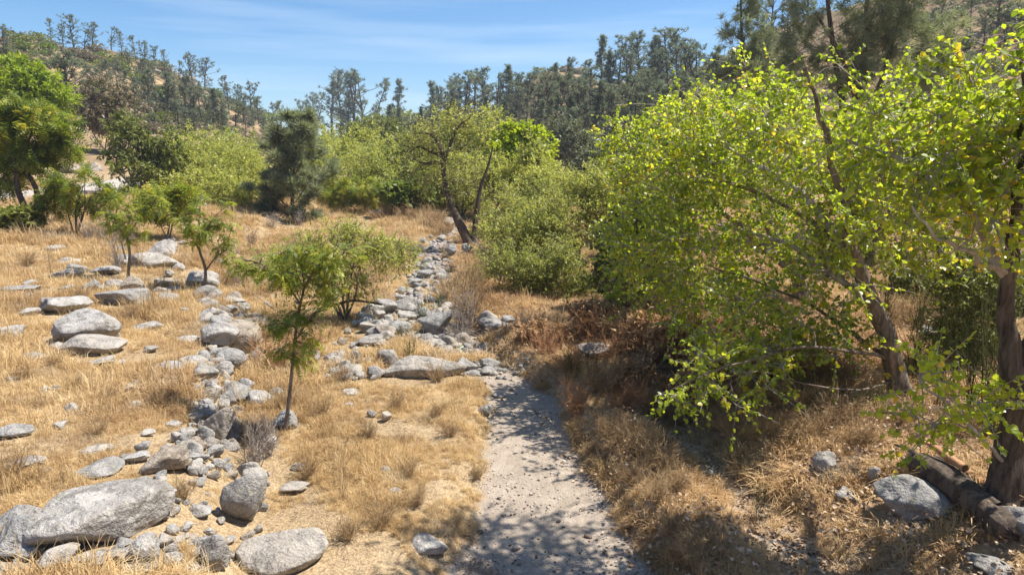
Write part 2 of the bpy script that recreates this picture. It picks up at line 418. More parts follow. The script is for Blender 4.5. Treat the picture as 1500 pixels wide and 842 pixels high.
# ridge of the hills against the sky: pixel column, pixel row, distance to the ridge, distance to the foot
_rdg = np.array([(-500, 20, 150, 60), (0, 53, 170, 66), (50, 53, 172, 68), (100, 72, 175, 70), (160, 72, 180, 72), (220, 92, 190, 76), (260, 108, 200, 80), (310, 135, 205, 84),
                 (350, 155, 212, 88), (400, 180, 225, 92), (440, 200, 250, 100), (480, 206, 270, 110), (520, 196, 260, 112), (600, 186, 230, 105), (650, 176, 210, 95),
                 (700, 165, 190, 84), (740, 150, 175, 76), (770, 122, 162, 68), (800, 104, 158, 64), (845, 108, 156, 62), (880, 122, 150, 58), (950, 118, 140, 54), (1000, 110, 132, 50),
                 (1060, 84, 124, 46), (1120, 50, 118, 42), (1200, 22, 112, 40), (1300, -6, 105, 38), (1500, -40, 95, 36), (2000, -80, 90, 34)], float)
_rd = np.array([ray(a, b) for a, b, _, _ in _rdg])
RDG_AZ = np.arctan2(_rd[:, 0], _rd[:, 1]); RDG_T = _rd[:, 2] / np.hypot(_rd[:, 0], _rd[:, 1])
RDG_R, RDG_F = _rdg[:, 2], _rdg[:, 3]

def bed_d(x, y):
    """signed metres outside the creek bed: negative inside"""
    wob = 0.22 * vnoise(np.asarray(y) * 2.1, np.asarray(x) * .7, 3) + .16 * vnoise(np.asarray(y) * 5.3, np.asarray(x) * 2.7, 4)
    l = np.interp(y, BED_Y, BED_L) + wob; r = np.interp(y, BED_Y, BED_R) - wob
    return np.maximum(l - x, x - r) + np.where(np.asarray(y) > BED_Y[-1], (np.asarray(y) - BED_Y[-1]) * 1.0, 0)

def gul_d(x, y):
    wob = 0.14 * vnoise(np.asarray(y) * 2.6, np.asarray(x) * .6, 5)
    l = np.interp(y, GUL_Y, GUL_L) + wob; r = np.interp(y, GUL_Y, GUL_R) - wob
    return np.maximum(l - x, x - r) + np.where(np.asarray(y) > GUL_Y[-1], (np.asarray(y) - GUL_Y[-1]) * 1.0, 0)

def seg_d(x, y, P):
    d = np.full(np.shape(x), 1e9)
    for a, b in zip(P[:-1], P[1:]):
        e = b - a; t = np.clip(((x - a[0]) * e[0] + (y - a[1]) * e[1]) / (e @ e), 0, 1)
        d = np.minimum(d, np.hypot(x - a[0] - t * e[0], y - a[1] - t * e[1]))
    return d

def near_h(x, y):
    x = np.asarray(x, float); y = np.asarray(y, float)
    z = floor_z(y)
    bd = bed_d(x, y); gd = gul_d(x, y)
    z = z + np.where(x < np.interp(y, BED_Y, BED_L), 0.17, .40) * sstep(-.05, .45, bd)
    z = z - .22 * (1 - sstep(-.1, .5, gd))
    xb = np.interp(y, _bank[:, 1], _bank[:, 0])
    z = z + .50 * sstep(.5, -.9, x - xb) + .062 * np.maximum(0, xb - x)
    xg = np.interp(y, GUL_Y, GUL_R); xr = np.maximum(xg, np.interp(y, BED_Y, BED_R) + 1.2)
    z = z + .45 * sstep(.1, 2.2, x - xr) + .05 * np.maximum(0, x - xr - 1)
    am = sstep(-.2, .5, np.minimum(bd, gd))
    z = z + am * (.10 * fbm(x * .8, y * .8, 21, 3) + .055 * fbm(x * 3.1, y * 3.1, 31, 2)) + .03 * fbm(x * 1.7, y * 1.7, 41, 3)
    rd = seg_d(x, y, _road); zr = floor_z(y) + .5 + .062 * np.maximum(0, xb - x)
    k = sstep(4.0, 2.0, rd); z = z * (1 - k) + (zr + .05) * k
    return z

def H(x, y):
    x = np.asarray(x, float); y = np.asarray(y, float)
    r = np.hypot(x, y) + 1e-6; az = np.arctan2(x, y)
    Rr = np.interp(az, RDG_AZ, RDG_R); F = np.interp(az, RDG_AZ, RDG_F); T = np.interp(az, RDG_AZ, RDG_T)
    Zr = CAM_H + T * Rr
    f = np.minimum(1, F / r)
    zf = near_h(x * f, y * f)
    s = np.clip((r - F) / (Rr - F), 0, 1)
    ramp = s ** 1.15
    z = zf + (Zr - zf) * ramp
    z = z - np.maximum(0, r - Rr) * .16
    hs_ = np.clip((r - F) / 30, 0, 1)
    return z + hs_ * (2.2 * fbm(x * .035, y * .035, 51, 4) + .7 * vnoise(x * .22, y * .22, 61)) * np.clip(1.15 - s, .25, 1)

def pick(px, py, lim=420.0):
    """the point of the land seen at a pixel of the photograph (on the ridge when the ray passes over it)"""
    d = ray(px, py); t = np.exp(np.linspace(math.log(3), math.log(lim), 900))
    X, Y, Z = d[0] * t, d[1] * t, CAM_H + d[2] * t
    g = Z - H(X, Y); k = np.nonzero(g < 0)[0]
    if len(k):
        i = max(k[0], 1); u = g[i - 1] / (g[i - 1] - g[i]); tt = t[i - 1] + u * (t[i] - t[i - 1])
        p = np.array((0, 0, CAM_H)) + d * tt
    else:
        hd = math.hypot(d[0], d[1]); az = math.atan2(d[0], d[1]); rr = float(np.interp(az, RDG_AZ, RDG_R))
        p = np.array((d[0] / hd * rr, d[1] / hd * rr, 0))
    p[2] = float(H(p[0], p[1])); return p

def build_terrain():
    az = np.concatenate([np.linspace(-180, -62, 50)[:-1], np.linspace(-62, -40, 50)[:-1], np.linspace(-40, 40, 420)[:-1], np.linspace(40, 62, 50)[:-1], np.linspace(62, 180, 50)[:-1]])
    az = np.radians(az); na = len(az)
    r = np.concatenate([[.3, 1, 2, 3, 4], np.exp(np.linspace(math.log(4.8), math.log(330), 330)), [420, 560, 740, 900]]); nr = len(r)
    A, Rg = np.meshgrid(az, r); X = Rg * np.sin(A); Y = Rg * np.cos(A); Z = H(X, Y)
    Z = np.where(Rg > 250, np.maximum(Z, -6.0), Z)
    V = np.stack([X, Y, Z], -1).reshape(-1, 3)
    i = np.arange(nr - 1)[:, None] * na; j = np.arange(na)[None, :]; j2 = (j + 1) % na
    Fq = np.stack([i + j, i + j2, i + na + j2, i + na + j], -1).reshape(-1, 4)[:, ::-1]
    x, y = V[:, 0], V[:, 1]; rr = np.hypot(x, y); azv = np.arctan2(x, y); Fv = np.interp(azv, RDG_AZ, RDG_F)
    nearm = (rr < 75) & (y > -3)
    bd = np.where(nearm, bed_d(x, y), 9); gd = np.where(nearm, gul_d(x, y), 9)
    sand = np.maximum(sstep(.10, -.08, bd), .85 * sstep(.06, -.16, gd))
    road = sstep(2.5, 2.0, seg_d(x, y, _road)) * (y > 5) * (rr < 100)
    gravel = sstep(14.4, 16.5, y) * .9
    lit = sstep(.2, .9, x - np.interp(y, BED_Y, BED_R)) * (rr < Fv) * (y > -20)
    hill = sstep(-8, 10, rr - Fv)
    attrs = dict(sand=sand, road=road, litter=lit, hill=hill, gravel=gravel)
    fc = lambda a: a[Fq].mean(1)
    cls = np.zeros(len(Fq), int); cls[fc(hill) > .5] = 3; cls[fc(road) > .5] = 2; cls[fc(sand) > .5] = 1
    for k, nm in enumerate(('ground', 'creek_bed', 'road', 'hillside')):
        f = Fq[cls == k]; used, inv = np.unique(f, return_inverse=True)
        o = link(nm, make_mesh(nm, V[used], [inv.reshape(-1, 4)], M['terrain'], {a: b[used] for a, b in attrs.items()}, smooth=True)); o['kind'] = 'structure'
build_terrain()
# ------------------------------------------------------------------ trees
def bark_tube(name, pts, rads, mat, parent, origin, seed, amp=.09, sides=30, seg=90, flare=0.0, ends=False):
    """a trunk with furrowed bark: ridges that run along it, knots, a flared foot"""
    rng = np.random.default_rng(seed); P = smooth_path(pts, seg); t = np.linspace(0, 1, seg); r = np.interp(t, np.linspace(0, 1, len(rads)), rads)
    T = unit(np.gradient(P, axis=0)); ref = np.array((1.0, .2, 0)) if abs(T[:, 2].mean()) > .75 else np.array((0.1, .1, 1.0))
    A = unit(np.cross(T, ref)); Bv = np.cross(T, A); an = np.arange(sides) * 2 * PI / sides; ln = np.linalg.norm(np.diff(P, axis=0), axis=1).sum()
    AN, TT = np.meshgrid(an, t * ln); ca, sa = np.cos(AN), np.sin(AN); k0 = rng.uniform(0, 50)
    ridge = 1 - 2.6 * np.abs(vnoise(ca * 3.4 + k0 + .25 * np.sin(TT * 4), sa * 3.4 + TT * 1.6, seed)); fine = vnoise(ca * 9 + k0, sa * 9 + TT * 5, seed + 1); lump = vnoise(ca * 1.2 + k0, sa * 1.2 + TT * 1.7, seed + 2)
    rr = r[:, None] * (1 + amp * ridge + amp * .6 * fine + amp * 2.0 * lump + flare * np.exp(-TT / .22) * (1 + .6 * np.cos(AN * 5 + k0)))
    if ends: rr = rr * (1 - (np.abs(t[:, None] * 2 - 1) ** 30) * .8) ; 
    V = P[:, None, :] + rr[..., None] * (A[:, None, :] * ca[..., None] + Bv[:, None, :] * sa[..., None])
    if ends:
        jag = rng.normal(0, .10, (2, sides)); V[0] -= T[0] * (np.abs(jag[0])[:, None] * 1.2); V[-1] += T[-1] * np.abs(jag[1])[:, None]
    i = np.arange(seg - 1)[:, None] * sides; j = np.arange(sides)[None]; j2 = (j + 1) % sides
    F = [np.stack([i + j, i + j2, i + sides + j2, i + sides + j], -1).reshape(-1, 4)]
    if ends:
        n = seg * sides; V = np.vstack([V.reshape(-1, 3), P[:1] + T[:1] * .06, P[-1:] - T[-1:] * .06]); F.append(np.array([(n, (k + 1) % sides, k) for k in range(sides)] + [(n + 1, (seg - 1) * sides + k, (seg - 1) * sides + (k + 1) % sides) for k in range(sides)]))
    return link(name, make_mesh(name, V.reshape(-1, 3) - np.asarray(origin), F, mat, smooth=True), parent)

def crown_centres(ells, n, rng, shell=.35, gate=0.0):
    """points through a set of ellipsoids ((centre), (radii)): more of them towards the outside"""
    vol = np.array([np.prod(r) ** .8 for c, r in ells]); vol /= vol.sum(); outp = []
    for (c, r), v in zip(ells, vol):
        k = max(2, int(round(n * v))); d = unit(rng.normal(size=(k, 3))); q = rng.uniform(shell ** 3, 1, k) ** (1 / 3)
        p = np.asarray(c) + d * (q * np.clip(rng.normal(1.0, .15, k), .6, 1.4))[:, None] * np.asarray(r)
        outp.append(p)
    p = np.vstack(outp)
    if gate > 0: p = p[(fbm(p[:, 0] * 1.1 + p[:, 2] * .7, p[:, 1] * 1.1 + p[:, 2] * .9, int(rng.integers(1e6)), 2) > -gate)]
    return p

def connect(wood, nodes, rads, centres, rng, rscale=.5, rmin=.004, sag=.12, sides=4, far=.35):
    """joins each centre to the wood that stands already, by a bent branch; returns the branch directions"""
    N = [np.asarray(nodes, float)]; Rr = [np.asarray(rads, float)]
    buf = np.vstack(N); rb = np.concatenate(Rr); root = buf[0]
    order = np.argsort(np.min(np.linalg.norm(centres[:, None] - buf[None, ::3], axis=2), axis=1))
    dirs = np.zeros_like(centres)
    cap = len(buf) + len(centres) * 4; B = np.zeros((cap, 3)); RB = np.zeros(cap); B[:len(buf)] = buf; RB[:len(buf)] = rb; m = len(buf)
    for i in order:
        c = centres[i]; dd = np.linalg.norm(B[:m] - c, axis=1)
        k = np.argmin(dd + far * np.linalg.norm(B[:m] - root, axis=1) * .25 + .8 * np.maximum(0, B[:m, 2] - c[2]))
        s = B[k]; e = c - s; ln = np.linalg.norm(e) + 1e-6
        q = np.linspace(0, 1, 5)[:, None]; side = rng.normal(size=3) * ln * sag
        pts = s + e * q + side * np.sin(q * PI) + np.array((0, 0, 1)) * ln * .10 * np.sin(q * PI)
        r0 = min(RB[k] * .75, max(rmin, .011 * ln ** .9 * rscale * 2)); rr = np.linspace(r0, max(rmin * .6, r0 * .4), 5)
        wood.add(pts, rr, sides); B[m:m + 4] = pts[1:]; RB[m:m + 4] = rr[1:]; m += 4
        dirs[i] = unit(pts[-1] - pts[-2])
    return dirs

def sprays(centres, dirs, rng, twigs, length, per, up=.25, spread=1.0, t0=.15):
    """twigs out of each centre, and the leaf places along them"""
    n = len(centres)
    D = unit(dirs[:, None, :] * .55 + rng.normal(size=(n, twigs, 3)) * .6 * spread + np.array((0, 0, up)))
    Ln = length * rng.uniform(.55, 1.25, (n, twigs))
    t = rng.uniform(t0, 1, (n, twigs, per))
    P = centres[:, None, None, :] + D[:, :, None, :] * (Ln[:, :, None] * t)[..., None]
    P[..., 2] -= (t ** 2) * Ln[:, :, None] * .16
    A = D[:, :, None, :] * .55 + rng.normal(size=P.shape) * .75
    clump = np.broadcast_to(rng.normal(0, .13, (n, 1, 1)), t.shape)
    E = centres[:, None, :] + D * Ln[..., None]; E[..., 2] -= Ln * .14
    return P.reshape(-1, 3), A.reshape(-1, 3), clump.ravel(), np.repeat(centres, twigs, 0), E.reshape(-1, 3)

def add_twigs(wood, S, E, r=.004, sides=3):
    mid = (S + E) / 2 + np.array((0, 0, .02)); 
    for a, b, c in zip(S, mid, E): wood.add((a, b, c), (r, r * .75, r * .35), sides)

def crown_mesh(name, P, A, clump, size, tmpl, mat, rng, parent, origin, up=.5, droop=.1, tone=(.45, .22), stuff=True):
    sz = size * rng.uniform(.65, 1.25, len(P))
    V, F = leaf_arrays(P - origin, A, sz, tmpl, rng, up, droop)
    tn = np.clip(tone[0] + clump + rng.normal(0, tone[1], len(P)), 0, 1)
    nf = len(tmpl[1])
    o = link(name, make_mesh(name, V, [F], mat, face_attrs={'tone': np.repeat(tn, nf)}), parent)
    return o

def px_ell(px, py, rx, ry, Y, ry_depth=None):
    c = at(px, py, Y); k = pxm(Y); return (c, (rx * k, ry_depth if ry_depth else rx * k * .8, ry * k))

def broadleaf(name, label, cat, base, ells, seed, n=120, twigs=5, tl=.45, per=7, leaf=.14, tmpl=LEAF_LANCE, mat='willow', bark='bark', r0=.09,
              stems=None, group=None, rank=None, up=.25, droop=.15, shell=.35, twig_r=0.004, show_twigs=False, tone=(.45, .22), limbs=None, sag=.12, gate=.25, rscale=.5):
    """a tree or bush: stems from its base into the crown, bent branches to every spray of leaves"""
    rng = np.random.default_rng(seed); base = np.asarray(base, float)
    root = thing(name, label, cat, base, group, rank)
    tw, bw = Wood(), Wood(); nodes, rads = [], []
    if limbs is None:
        limbs = []
        k = stems or max(1, min(len(ells), 4)); order = sorted(ells, key=lambda e: -np.prod(e[1]))[:k]
        for i in range(k):
            c = np.asarray(order[i % len(order)][0], float); off = rng.normal(size=3) * (r0 * .9, r0 * .9, 0) if k > 1 else np.zeros(3)
            b = base + off + np.array((0, 0, -.08)); top = c + np.array((*rng.normal(0, .18, 2), .25)) * np.asarray(order[i % len(order)][1])
            mid = b + (top - b) * .45 + np.array((*rng.normal(0, .10, 2), .07)) * np.linalg.norm(top - b)
            limbs.append((smooth_path([b, mid, top], 9), r0 * rng.uniform(.7, 1), r0 * .22))
    for i, (pts, ra, rb) in enumerate(limbs):
        pts = np.asarray(pts); rr = np.linspace(ra, rb, len(pts)) ; rr[0] *= 1.25
        if ra > .12: bark_tube('trunk' if i == 0 else 'limb', pts, rr, M[bark], root, base, seed + i, .10, 18, 50, .5 if pts[0][2] < base[2] + .3 else 0)
        else:
            W = Wood(); W.add(pts, rr, 8); W.build('trunk' if i == 0 else 'limb', M[bark], root, base)
        nodes.append(pts[max(1, len(pts) // 4):]); rads.append(rr[max(1, len(pts) // 4):])
    nodes = np.vstack(nodes); rads = np.concatenate(rads)
    cen = crown_centres(ells, n, rng, shell, gate)
    dirs = connect(bw, nodes, rads, cen, rng, rscale=rscale, sag=sag)
    mid = np.mean([c for c, r in ells], axis=0); dirs = unit(dirs + unit(cen - mid) * .5)
    P, A, cl, S, E = sprays(cen, dirs, rng, twigs, tl, per, up)
    if show_twigs: add_twigs(bw, S, E, twig_r)
    o = bw.build('branches', M[bark if show_twigs is not True else bark], root, base)
    if o: o['kind'] = 'stuff'
    c = crown_mesh('crown', P, A, cl, leaf, tmpl, M[mat], rng, root, base, droop=droop, tone=tone); c['kind'] = 'stuff'
    return root

def pine_arrays(h, rng, kind):
    """trunk and needles of a pine h metres tall with its foot at the origin"""
    W = Wood(); lean = rng.normal(0, .05, 2) * h; 
    if kind == 'leaning': lean = np.array((.28, .05)) * h
    pts = smooth_path([(0, 0, -.3), (lean[0] * .25 + rng.normal(0, .02) * h, lean[1] * .3, h * .4), (lean[0] * .7, lean[1] * .7 + rng.normal(0, .02) * h, h * .75), (lean[0], lean[1], h)], 10)
    rr = np.linspace(h * .022, h * .004, 10); W.add(pts, rr, 6)
    st = {'dome': .03, 'spire': .10, 'open': .16, 'round': .14, 'leaning': .45, 'broad': .12}[kind]
    nb = {'dome': 110, 'spire': 64, 'open': 60, 'round': 70, 'leaning': 36, 'broad': 80}[kind]
    C, D, Sz = [], [], []
    two = kind in ('open', 'round') and rng.uniform() < .7; ld = unit(np.append(rng.normal(size=2), 0)) * h * rng.uniform(.10, .17)
    if two:
        q0 = pts[4]; W.add(smooth_path([q0, q0 + ld * .7 + (0, 0, .2 * h), q0 + ld + (0, 0, h * .48)], 6), np.linspace(h * .014, h * .004, 6), 5)
    for b in range(nb):
        if rng.uniform() < (.42 if kind in ('open', 'leaning') else .28) and kind != 'spire': continue
        t = st + (1 - st) * ((b + rng.uniform(0, 1)) / nb) ** .9; t = min(t, .99)
        p = np.array([np.interp(t, np.linspace(0, 1, 10), pts[:, k]) for k in range(3)])
        u = (t - st) / (1 - st)
        if two and t > .5 and b % 2: p = p + ld * min(1, (t - .45) * 3) - (0, 0, .06 * h)
        prof = {'dome': .40 * max(.05, 1 - u ** 2.6) ** .6 * (.75 + .25 * min(1, u * 4)), 'spire': .16 * (1 - u) ** .8 + .02, 'open': (.165 * math.sin(PI * min(1, .3 + .62 * u)) + .02) * (1.9 if rng.uniform() < .3 else .85), 'round': (.235 * math.sin(PI * min(1, .3 + .58 * u)) + .02) * (1.4 if rng.uniform() < .3 else .9),
                'leaning': .14 * math.sin(PI * (.2 + .7 * u)), 'broad': .32 * (1 - u) ** .7 * (.6 + .4 * min(1, u * 5)) + .04}[kind]
        ln = h * prof * rng.uniform(.55, 1.2); a = rng.uniform(0, 2 * PI); el = rng.uniform(.0, .6) + .35 * u
        d = np.array((math.cos(a) * math.cos(el), math.sin(a) * math.cos(el), math.sin(el)))
        q = np.linspace(0, 1, 4)[:, None]; bp = p + d * ln * q + np.array((0, 0, 1)) * ln * .18 * q ** 2
        W.add(bp, np.linspace(h * .007, h * .003, 4), 3)
        for k in range(3):
            C.append(bp[-1] - d * ln * rng.uniform(0, .6) + rng.normal(0, .018 * h, 3)); D.append(d + np.array((0, 0, .5))); Sz.append(1)
    return W, np.array(C), unit(np.array(D))

def pine_needles(C, D, rng, per, ln, wid, spread=.75):
    n = len(C); d = unit(D[:, None, :] * .6 + rng.normal(size=(n, per, 3)) * spread)
    P = C[:, None, :] + rng.normal(0, .12, (n, per, 3)) * ln; L_ = ln * rng.uniform(.6, 1.2, (n, per, 1))
    X = unit(np.cross(d, rng.normal(size=d.shape))) * wid
    V = np.stack([P - X, P + X, P + d * L_ + X * .25, P + d * L_ - X * .25], 2).reshape(-1, 3)
    F = np.arange(n * per * 4).reshape(-1, 4)
    cl = np.clip(.5 + np.repeat(rng.normal(0, .18, n), per) + rng.normal(0, .15, n * per), 0, 1)
    return V, F, cl

def pine_proto(kind, seed, per=26, h=10.0, ln=.085, wid=.0075, mat='pine', name='pine_tree', bark='bark_dark'):
    rng = np.random.default_rng(seed); W, C, D = pine_arrays(h, rng, kind)
    root = bpy.data.objects.new(name, None); root.empty_display_size = .3
    Vw, Fw = W.arrays(); t = bpy.data.objects.new('trunk', make_mesh('trunk', Vw, Fw, M[bark], smooth=True))
    V, F, cl = pine_needles(C, D, rng, per, ln * h, wid * h)
    c = bpy.data.objects.new('crown', make_mesh('crown', V, [F], M[mat], face_attrs={'tone': cl})); c['kind'] = 'stuff'
    return root, (t, c)

def bush_proto(seed, mat, n=900, leaf=.09, name='shrub', bark='twig_gray', flat_=.75, tmpl=LEAF_OVAL):
    """a rounded bush one metre in radius, foot at the origin, lumpy and open"""
    rng = np.random.default_rng(seed); root = bpy.data.objects.new(name, None)
    W = Wood(); lumps = [(np.array((rng.normal(0, .38), rng.normal(0, .38), rng.uniform(.35, .8) * flat_)), rng.uniform(.32, .55)) for _ in range(8)]
    P, A, cl = [], [], []
    for c, r in lumps:
        W.add(smooth_path([(0, 0, -.1), c * .5 + rng.normal(0, .06, 3), c], 5), np.linspace(.045, .012, 5), 4)
        k = n // 8; d = unit(rng.normal(size=(k, 3))); q = rng.uniform(.3, 1, k)[:, None] ** .5
        P.append(c + d * q * r * (1, 1, .8)); A.append(d + rng.normal(0, .5, (k, 3))); cl.append(np.full(k, rng.normal(0, .13)))
    P, A, cl = np.vstack(P), np.vstack(A), np.concatenate(cl); ok = P[:, 2] > .02; P, A, cl = P[ok], A[ok], cl[ok]
    Vw, Fw = W.arrays(); t = bpy.data.objects.new('stem', make_mesh('stem', Vw, Fw, M[bark], smooth=True))
    V, F = leaf_arrays(P, A, leaf * rng.uniform(.6, 1.4, len(P)), tmpl, rng)
    c = bpy.data.objects.new('foliage', make_mesh('foliage', V, [F], M[mat], face_attrs={'tone': np.repeat(np.clip(.5 + cl + rng.normal(0, .2, len(P)), 0, 1), len(tmpl[1]))})); c['kind'] = 'stuff'
    return root, (t, c)

def place_proto(proto, loc, s, rotz, label, cat, group, rank):
    root, kids = proto
    o = root.copy(); COL.objects.link(o); o.location = [float(a) for a in loc]; o.rotation_euler = (0, 0, rotz); o.scale = s if isinstance(s, tuple) else (s, s, s)
    for k in kids:
        d = k.copy(); COL.objects.link(d); d.parent = o
    tag(o, label, cat, group); PENDING.append((o, label, rank)); return o

def twig_proto(seed, name, mat, n=14, lean=.5, sub=6, r=.006, h=1.0, curl=.25, part='stem'):
    """a leafless bush one metre tall: bent stems that fork into fine twigs"""
    rng = np.random.default_rng(seed); W = Wood()
    for _ in range(n):
        a = rng.uniform(0, 2 * PI); l = rng.uniform(.25, 1) * lean; d = unit(np.array((math.cos(a) * l, math.sin(a) * l, 1.0))) * h * rng.uniform(.6, 1)
        p0 = np.array((rng.normal(0, .06), rng.normal(0, .06), -.03)); m_ = p0 + d * .5 + rng.normal(0, .06, 3) * h
        s = smooth_path([p0, m_, p0 + d + rng.normal(0, curl * .4, 3) * h], 6); W.add(s, np.linspace(r, r * .4, 6), 3)
        for _ in range(sub):
            i = rng.integers(1, 5); q = s[i]; e = unit(d + rng.normal(0, .55, 3) * h) * h * rng.uniform(.15, .4)
            W.add([q, q + e * .55 + rng.normal(0, .02, 3) * h, q + e], [r * .55, r * .4, r * .2], 3)
    V, F = W.arrays(); root = bpy.data.objects.new(name, make_mesh(name, V, F, M[mat]))
    return root, ()
# ------------------------------------------------------------------ rocks
def ico(sub):
    me = bpy.data.meshes.new('t'); import bmesh
    b = bmesh.new(); bmesh.ops.create_icosphere(b, subdivisions=sub, radius=1); b.to_mesh(me); b.free()
    V = np.zeros(len(me.vertices) * 3); me.vertices.foreach_get('co', V); F = np.zeros(len(me.polygons) * 3, np.int32); me.polygons.foreach_get('vertices', F)
    bpy.data.meshes.remove(me); return V.reshape(-1, 3), F.reshape(-1, 3)
ICO = {s: ico(s) for s in (2, 3, 4, 5, 6)}

def rock_shape(seed, sub, edge=10.0, rough=.06, planes=10, flat_=0.0):
    rng = np.random.default_rng(seed); D, F = ICO[sub]
    n = unit(rng.normal(size=(planes, 3))); h = rng.uniform(.58, 1.0, planes); edge = edge * 1.7
    if flat_: n = np.vstack([n, (rng.normal(0, .12), rng.normal(0, .12), 1.0)]); n = unit(n); h = np.append(h, 1 - flat_)
    q = np.maximum(D @ n.T, 1e-3) / h
    r = 1.0 / (np.sum(q ** edge, 1) + .80 ** edge) ** (1 / edge)
    amp = rough * 1.25
    for k in range(5 if sub >= 5 else 3):
        f = 2.2 * 1.9 ** k; s = 0
        for _ in range(7): s = s + np.sin(D @ (unit(rng.normal(size=3)) * f * rng.uniform(.7, 1.3)) * 2 + rng.uniform(0, 6.3))
        r = r + amp * s / 5; amp *= .56
    V = D * r[:, None]; return V, F

def rock_mesh(seed, sub, mat, **kw):
    V, F = rock_shape(seed, sub, **kw); ext = np.abs(V).max(0); V = V / ext
    return make_mesh('rock', V, [F], M[mat], smooth=True)
ROCKS = {m: [rock_mesh(100 + i, 4, m, edge=(8 if i % 3 else 14), rough=.05 + .012 * (i % 3)) for i in range(8)] for m in ('granite', 'granite_gray', 'granite_brown')}
ROCK_FOOT = []

def rock(x0, x1, y0, y1, label, mat='granite', rank=None, group=None, sub=None, seed=None, yaw=None, sink=.06, name='rock', depth=.85, flat_=0.0, edge=9.0, tilt=0.0, lift=0.0, rough=.055):
    """a rock whose outline in the photograph spans x0..x1, y0..y1"""
    gx = (x1 - x0) * .05; x0 -= gx; x1 += gx; cx = (x0 + x1) / 2; foot = pick(cx, y1 - .12 * (y1 - y0)); rng = np.random.default_rng(int(x0 * 7 + y0 * 13))
    Y = foot[1]; dist = math.hypot(foot[1], CAM_H - foot[2]); k = dist / FPX
    hw = (x1 - x0) / 2 * k; sx = hw; sy = hw * depth
    th = math.atan2(CAM_H - foot[2], Y); hv = (y1 - y0) / 2 * k
    sz = math.sqrt(max((hv / math.cos(th)) ** 2 - (sy * math.tan(th)) ** 2, (.30 * sx) ** 2)); sz = min(sz * 1.12, sx * 1.5)
    fw = unit(np.array((foot[0], foot[1], 0.0)))
    c = foot + fw * sy * .75; c[2] = foot[2] + sz * (.80 - sink) + lift
    # slide so that the middle of the rock falls on the middle of its outline
    ctr = at(cx, (y0 + y1) / 2, c[1]); c[0] = ctr[0]
    if sub: me = rock_mesh(seed or int(x0 + 31 * y0), sub, mat, edge=edge, flat_=flat_, rough=rough)
    else: me = ROCKS[mat][int(rng.integers(8))]
    o = link(name, me); o.location = [float(a) for a in c]; o.scale = (sx, sy, sz)
    o.rotation_euler = (0, tilt, -math.atan2(foot[0], foot[1]) + (0 if sub else (rng.choice([0, PI]) + rng.normal(0, .12))))
    tag(o, label, 'boulder' if name == 'boulder' else 'rock', group); ROCK_FOOT.append((c[0], c[1], max(sx, sy)))
    if rank is not None: PENDING.append((o, label, rank))
    return o

B = dict(name='boulder', sub=6)
rock(57, 238, 724, 814, 'biggest pale boulder, flat topped with dark cracks, above a heap of small rocks', 'granite', seed=4, flat_=.22, edge=11, sink=.12, depth=.72, rough=.045, **B)
rock(2, 67, 769, 822, 'rounded gray boulder against the side of the biggest flat topped boulder', 'granite_gray', sub=5, name='boulder')
rock(358, 472, 780, 846, 'blocky pale boulder with a tan stain at the foot of the dry grass field', 'granite', seed=9, flat_=.2, edge=10, sink=.15, **B)
rock(326, 394, 708, 780, 'long tilted gray boulder leaning uphill of the blocky pale boulder', 'granite_gray', sub=5, name='boulder', tilt=.62, depth=.6)
rock(300, 338, 798, 850, 'lichen spotted gray rock beside the blocky pale boulder', 'granite_gray', sub=5, name='boulder')
rock(67, 167, 456, 511, 'large two toned boulder with a dark rough face in the dry grass', 'granite', seed=22, edge=11, sink=.2, **B)
rock(58, 128, 433, 464, 'rounded boulder with a dark side just behind the two toned boulder', 'granite', sub=5, name='boulder')
rock(88, 178, 498, 526, 'low pale boulder with a dark end in front of the two toned boulder', 'granite', sub=5, name='boulder')
rock(148, 219, 426, 452, 'low dark fronted boulder under the sapling on the grassy slope', 'granite_gray', sub=5, name='boulder')
rock(180, 213, 407, 433, 'round dark boulder touching the foot of the sapling', 'granite_brown', sub=5, name='boulder')
rock(272, 318, 396, 430, 'tent shaped pale boulder behind the thin trunk of a sapling', 'granite', sub=5, name='boulder', edge=14)
rock(0, 39, 478, 500, 'pale boulder cut by the edge of the photo in the dry grass', 'granite', sub=5, name='boulder')
rock(313, 379, 472, 521, 'brown slab boulder with a flat shaded face in the rock bank', 'granite_brown', sub=5, name='boulder', edge=16, seed=77, sink=.1)
rock(296, 348, 478, 518, 'pale blocky boulder against the brown slab boulder', 'granite', sub=5, name='boulder', edge=14)
rock(190, 258, 366, 398, 'broad pale outcrop on the grassy slope below the trees', 'granite', sub=5, name='boulder', sink=.35)
rock(216, 257, 355, 383, 'upper pale rock on top of the broad outcrop', 'granite', sub=5, name='boulder')
rock(303, 342, 604, 651, 'tilted pale boulder with a shaded end over the gap in the rock bank', 'granite', sub=5, name='boulder', tilt=.5, depth=.65)
rock(213, 284, 660, 704, 'broad tan boulder with a rough top below the pile of cobbles', 'granite_brown', sub=5, name='boulder')
rock(322, 362, 563, 594, 'dark round boulder in the shade of the rock bank', 'granite_gray', sub=5, name='boulder')
rock(608, 664, 461, 496, 'largest smooth slab lying in the dry creek bed', 'granite_gray', sub=5, name='boulder', tilt=-.25, flat_=.3, edge=12, depth=.7)
rock(558, 678, 531, 559, 'long low pale slab across the creek bed above the sandy path', 'granite', sub=5, name='boulder', flat_=.2, edge=12, depth=.35, sink=.15)
rock(848, 896, 512, 531, 'flat pale boulder on the brushy bank opposite the path', 'granite', sub=5, name='boulder', flat_=.3, edge=13, lift=.12)
rock(1283, 1381, 708, 767, 'wedge shaped gray boulder in the shade beside the fallen log', 'granite_gray', seed=5, edge=14, sink=.2, depth=.7, **B)
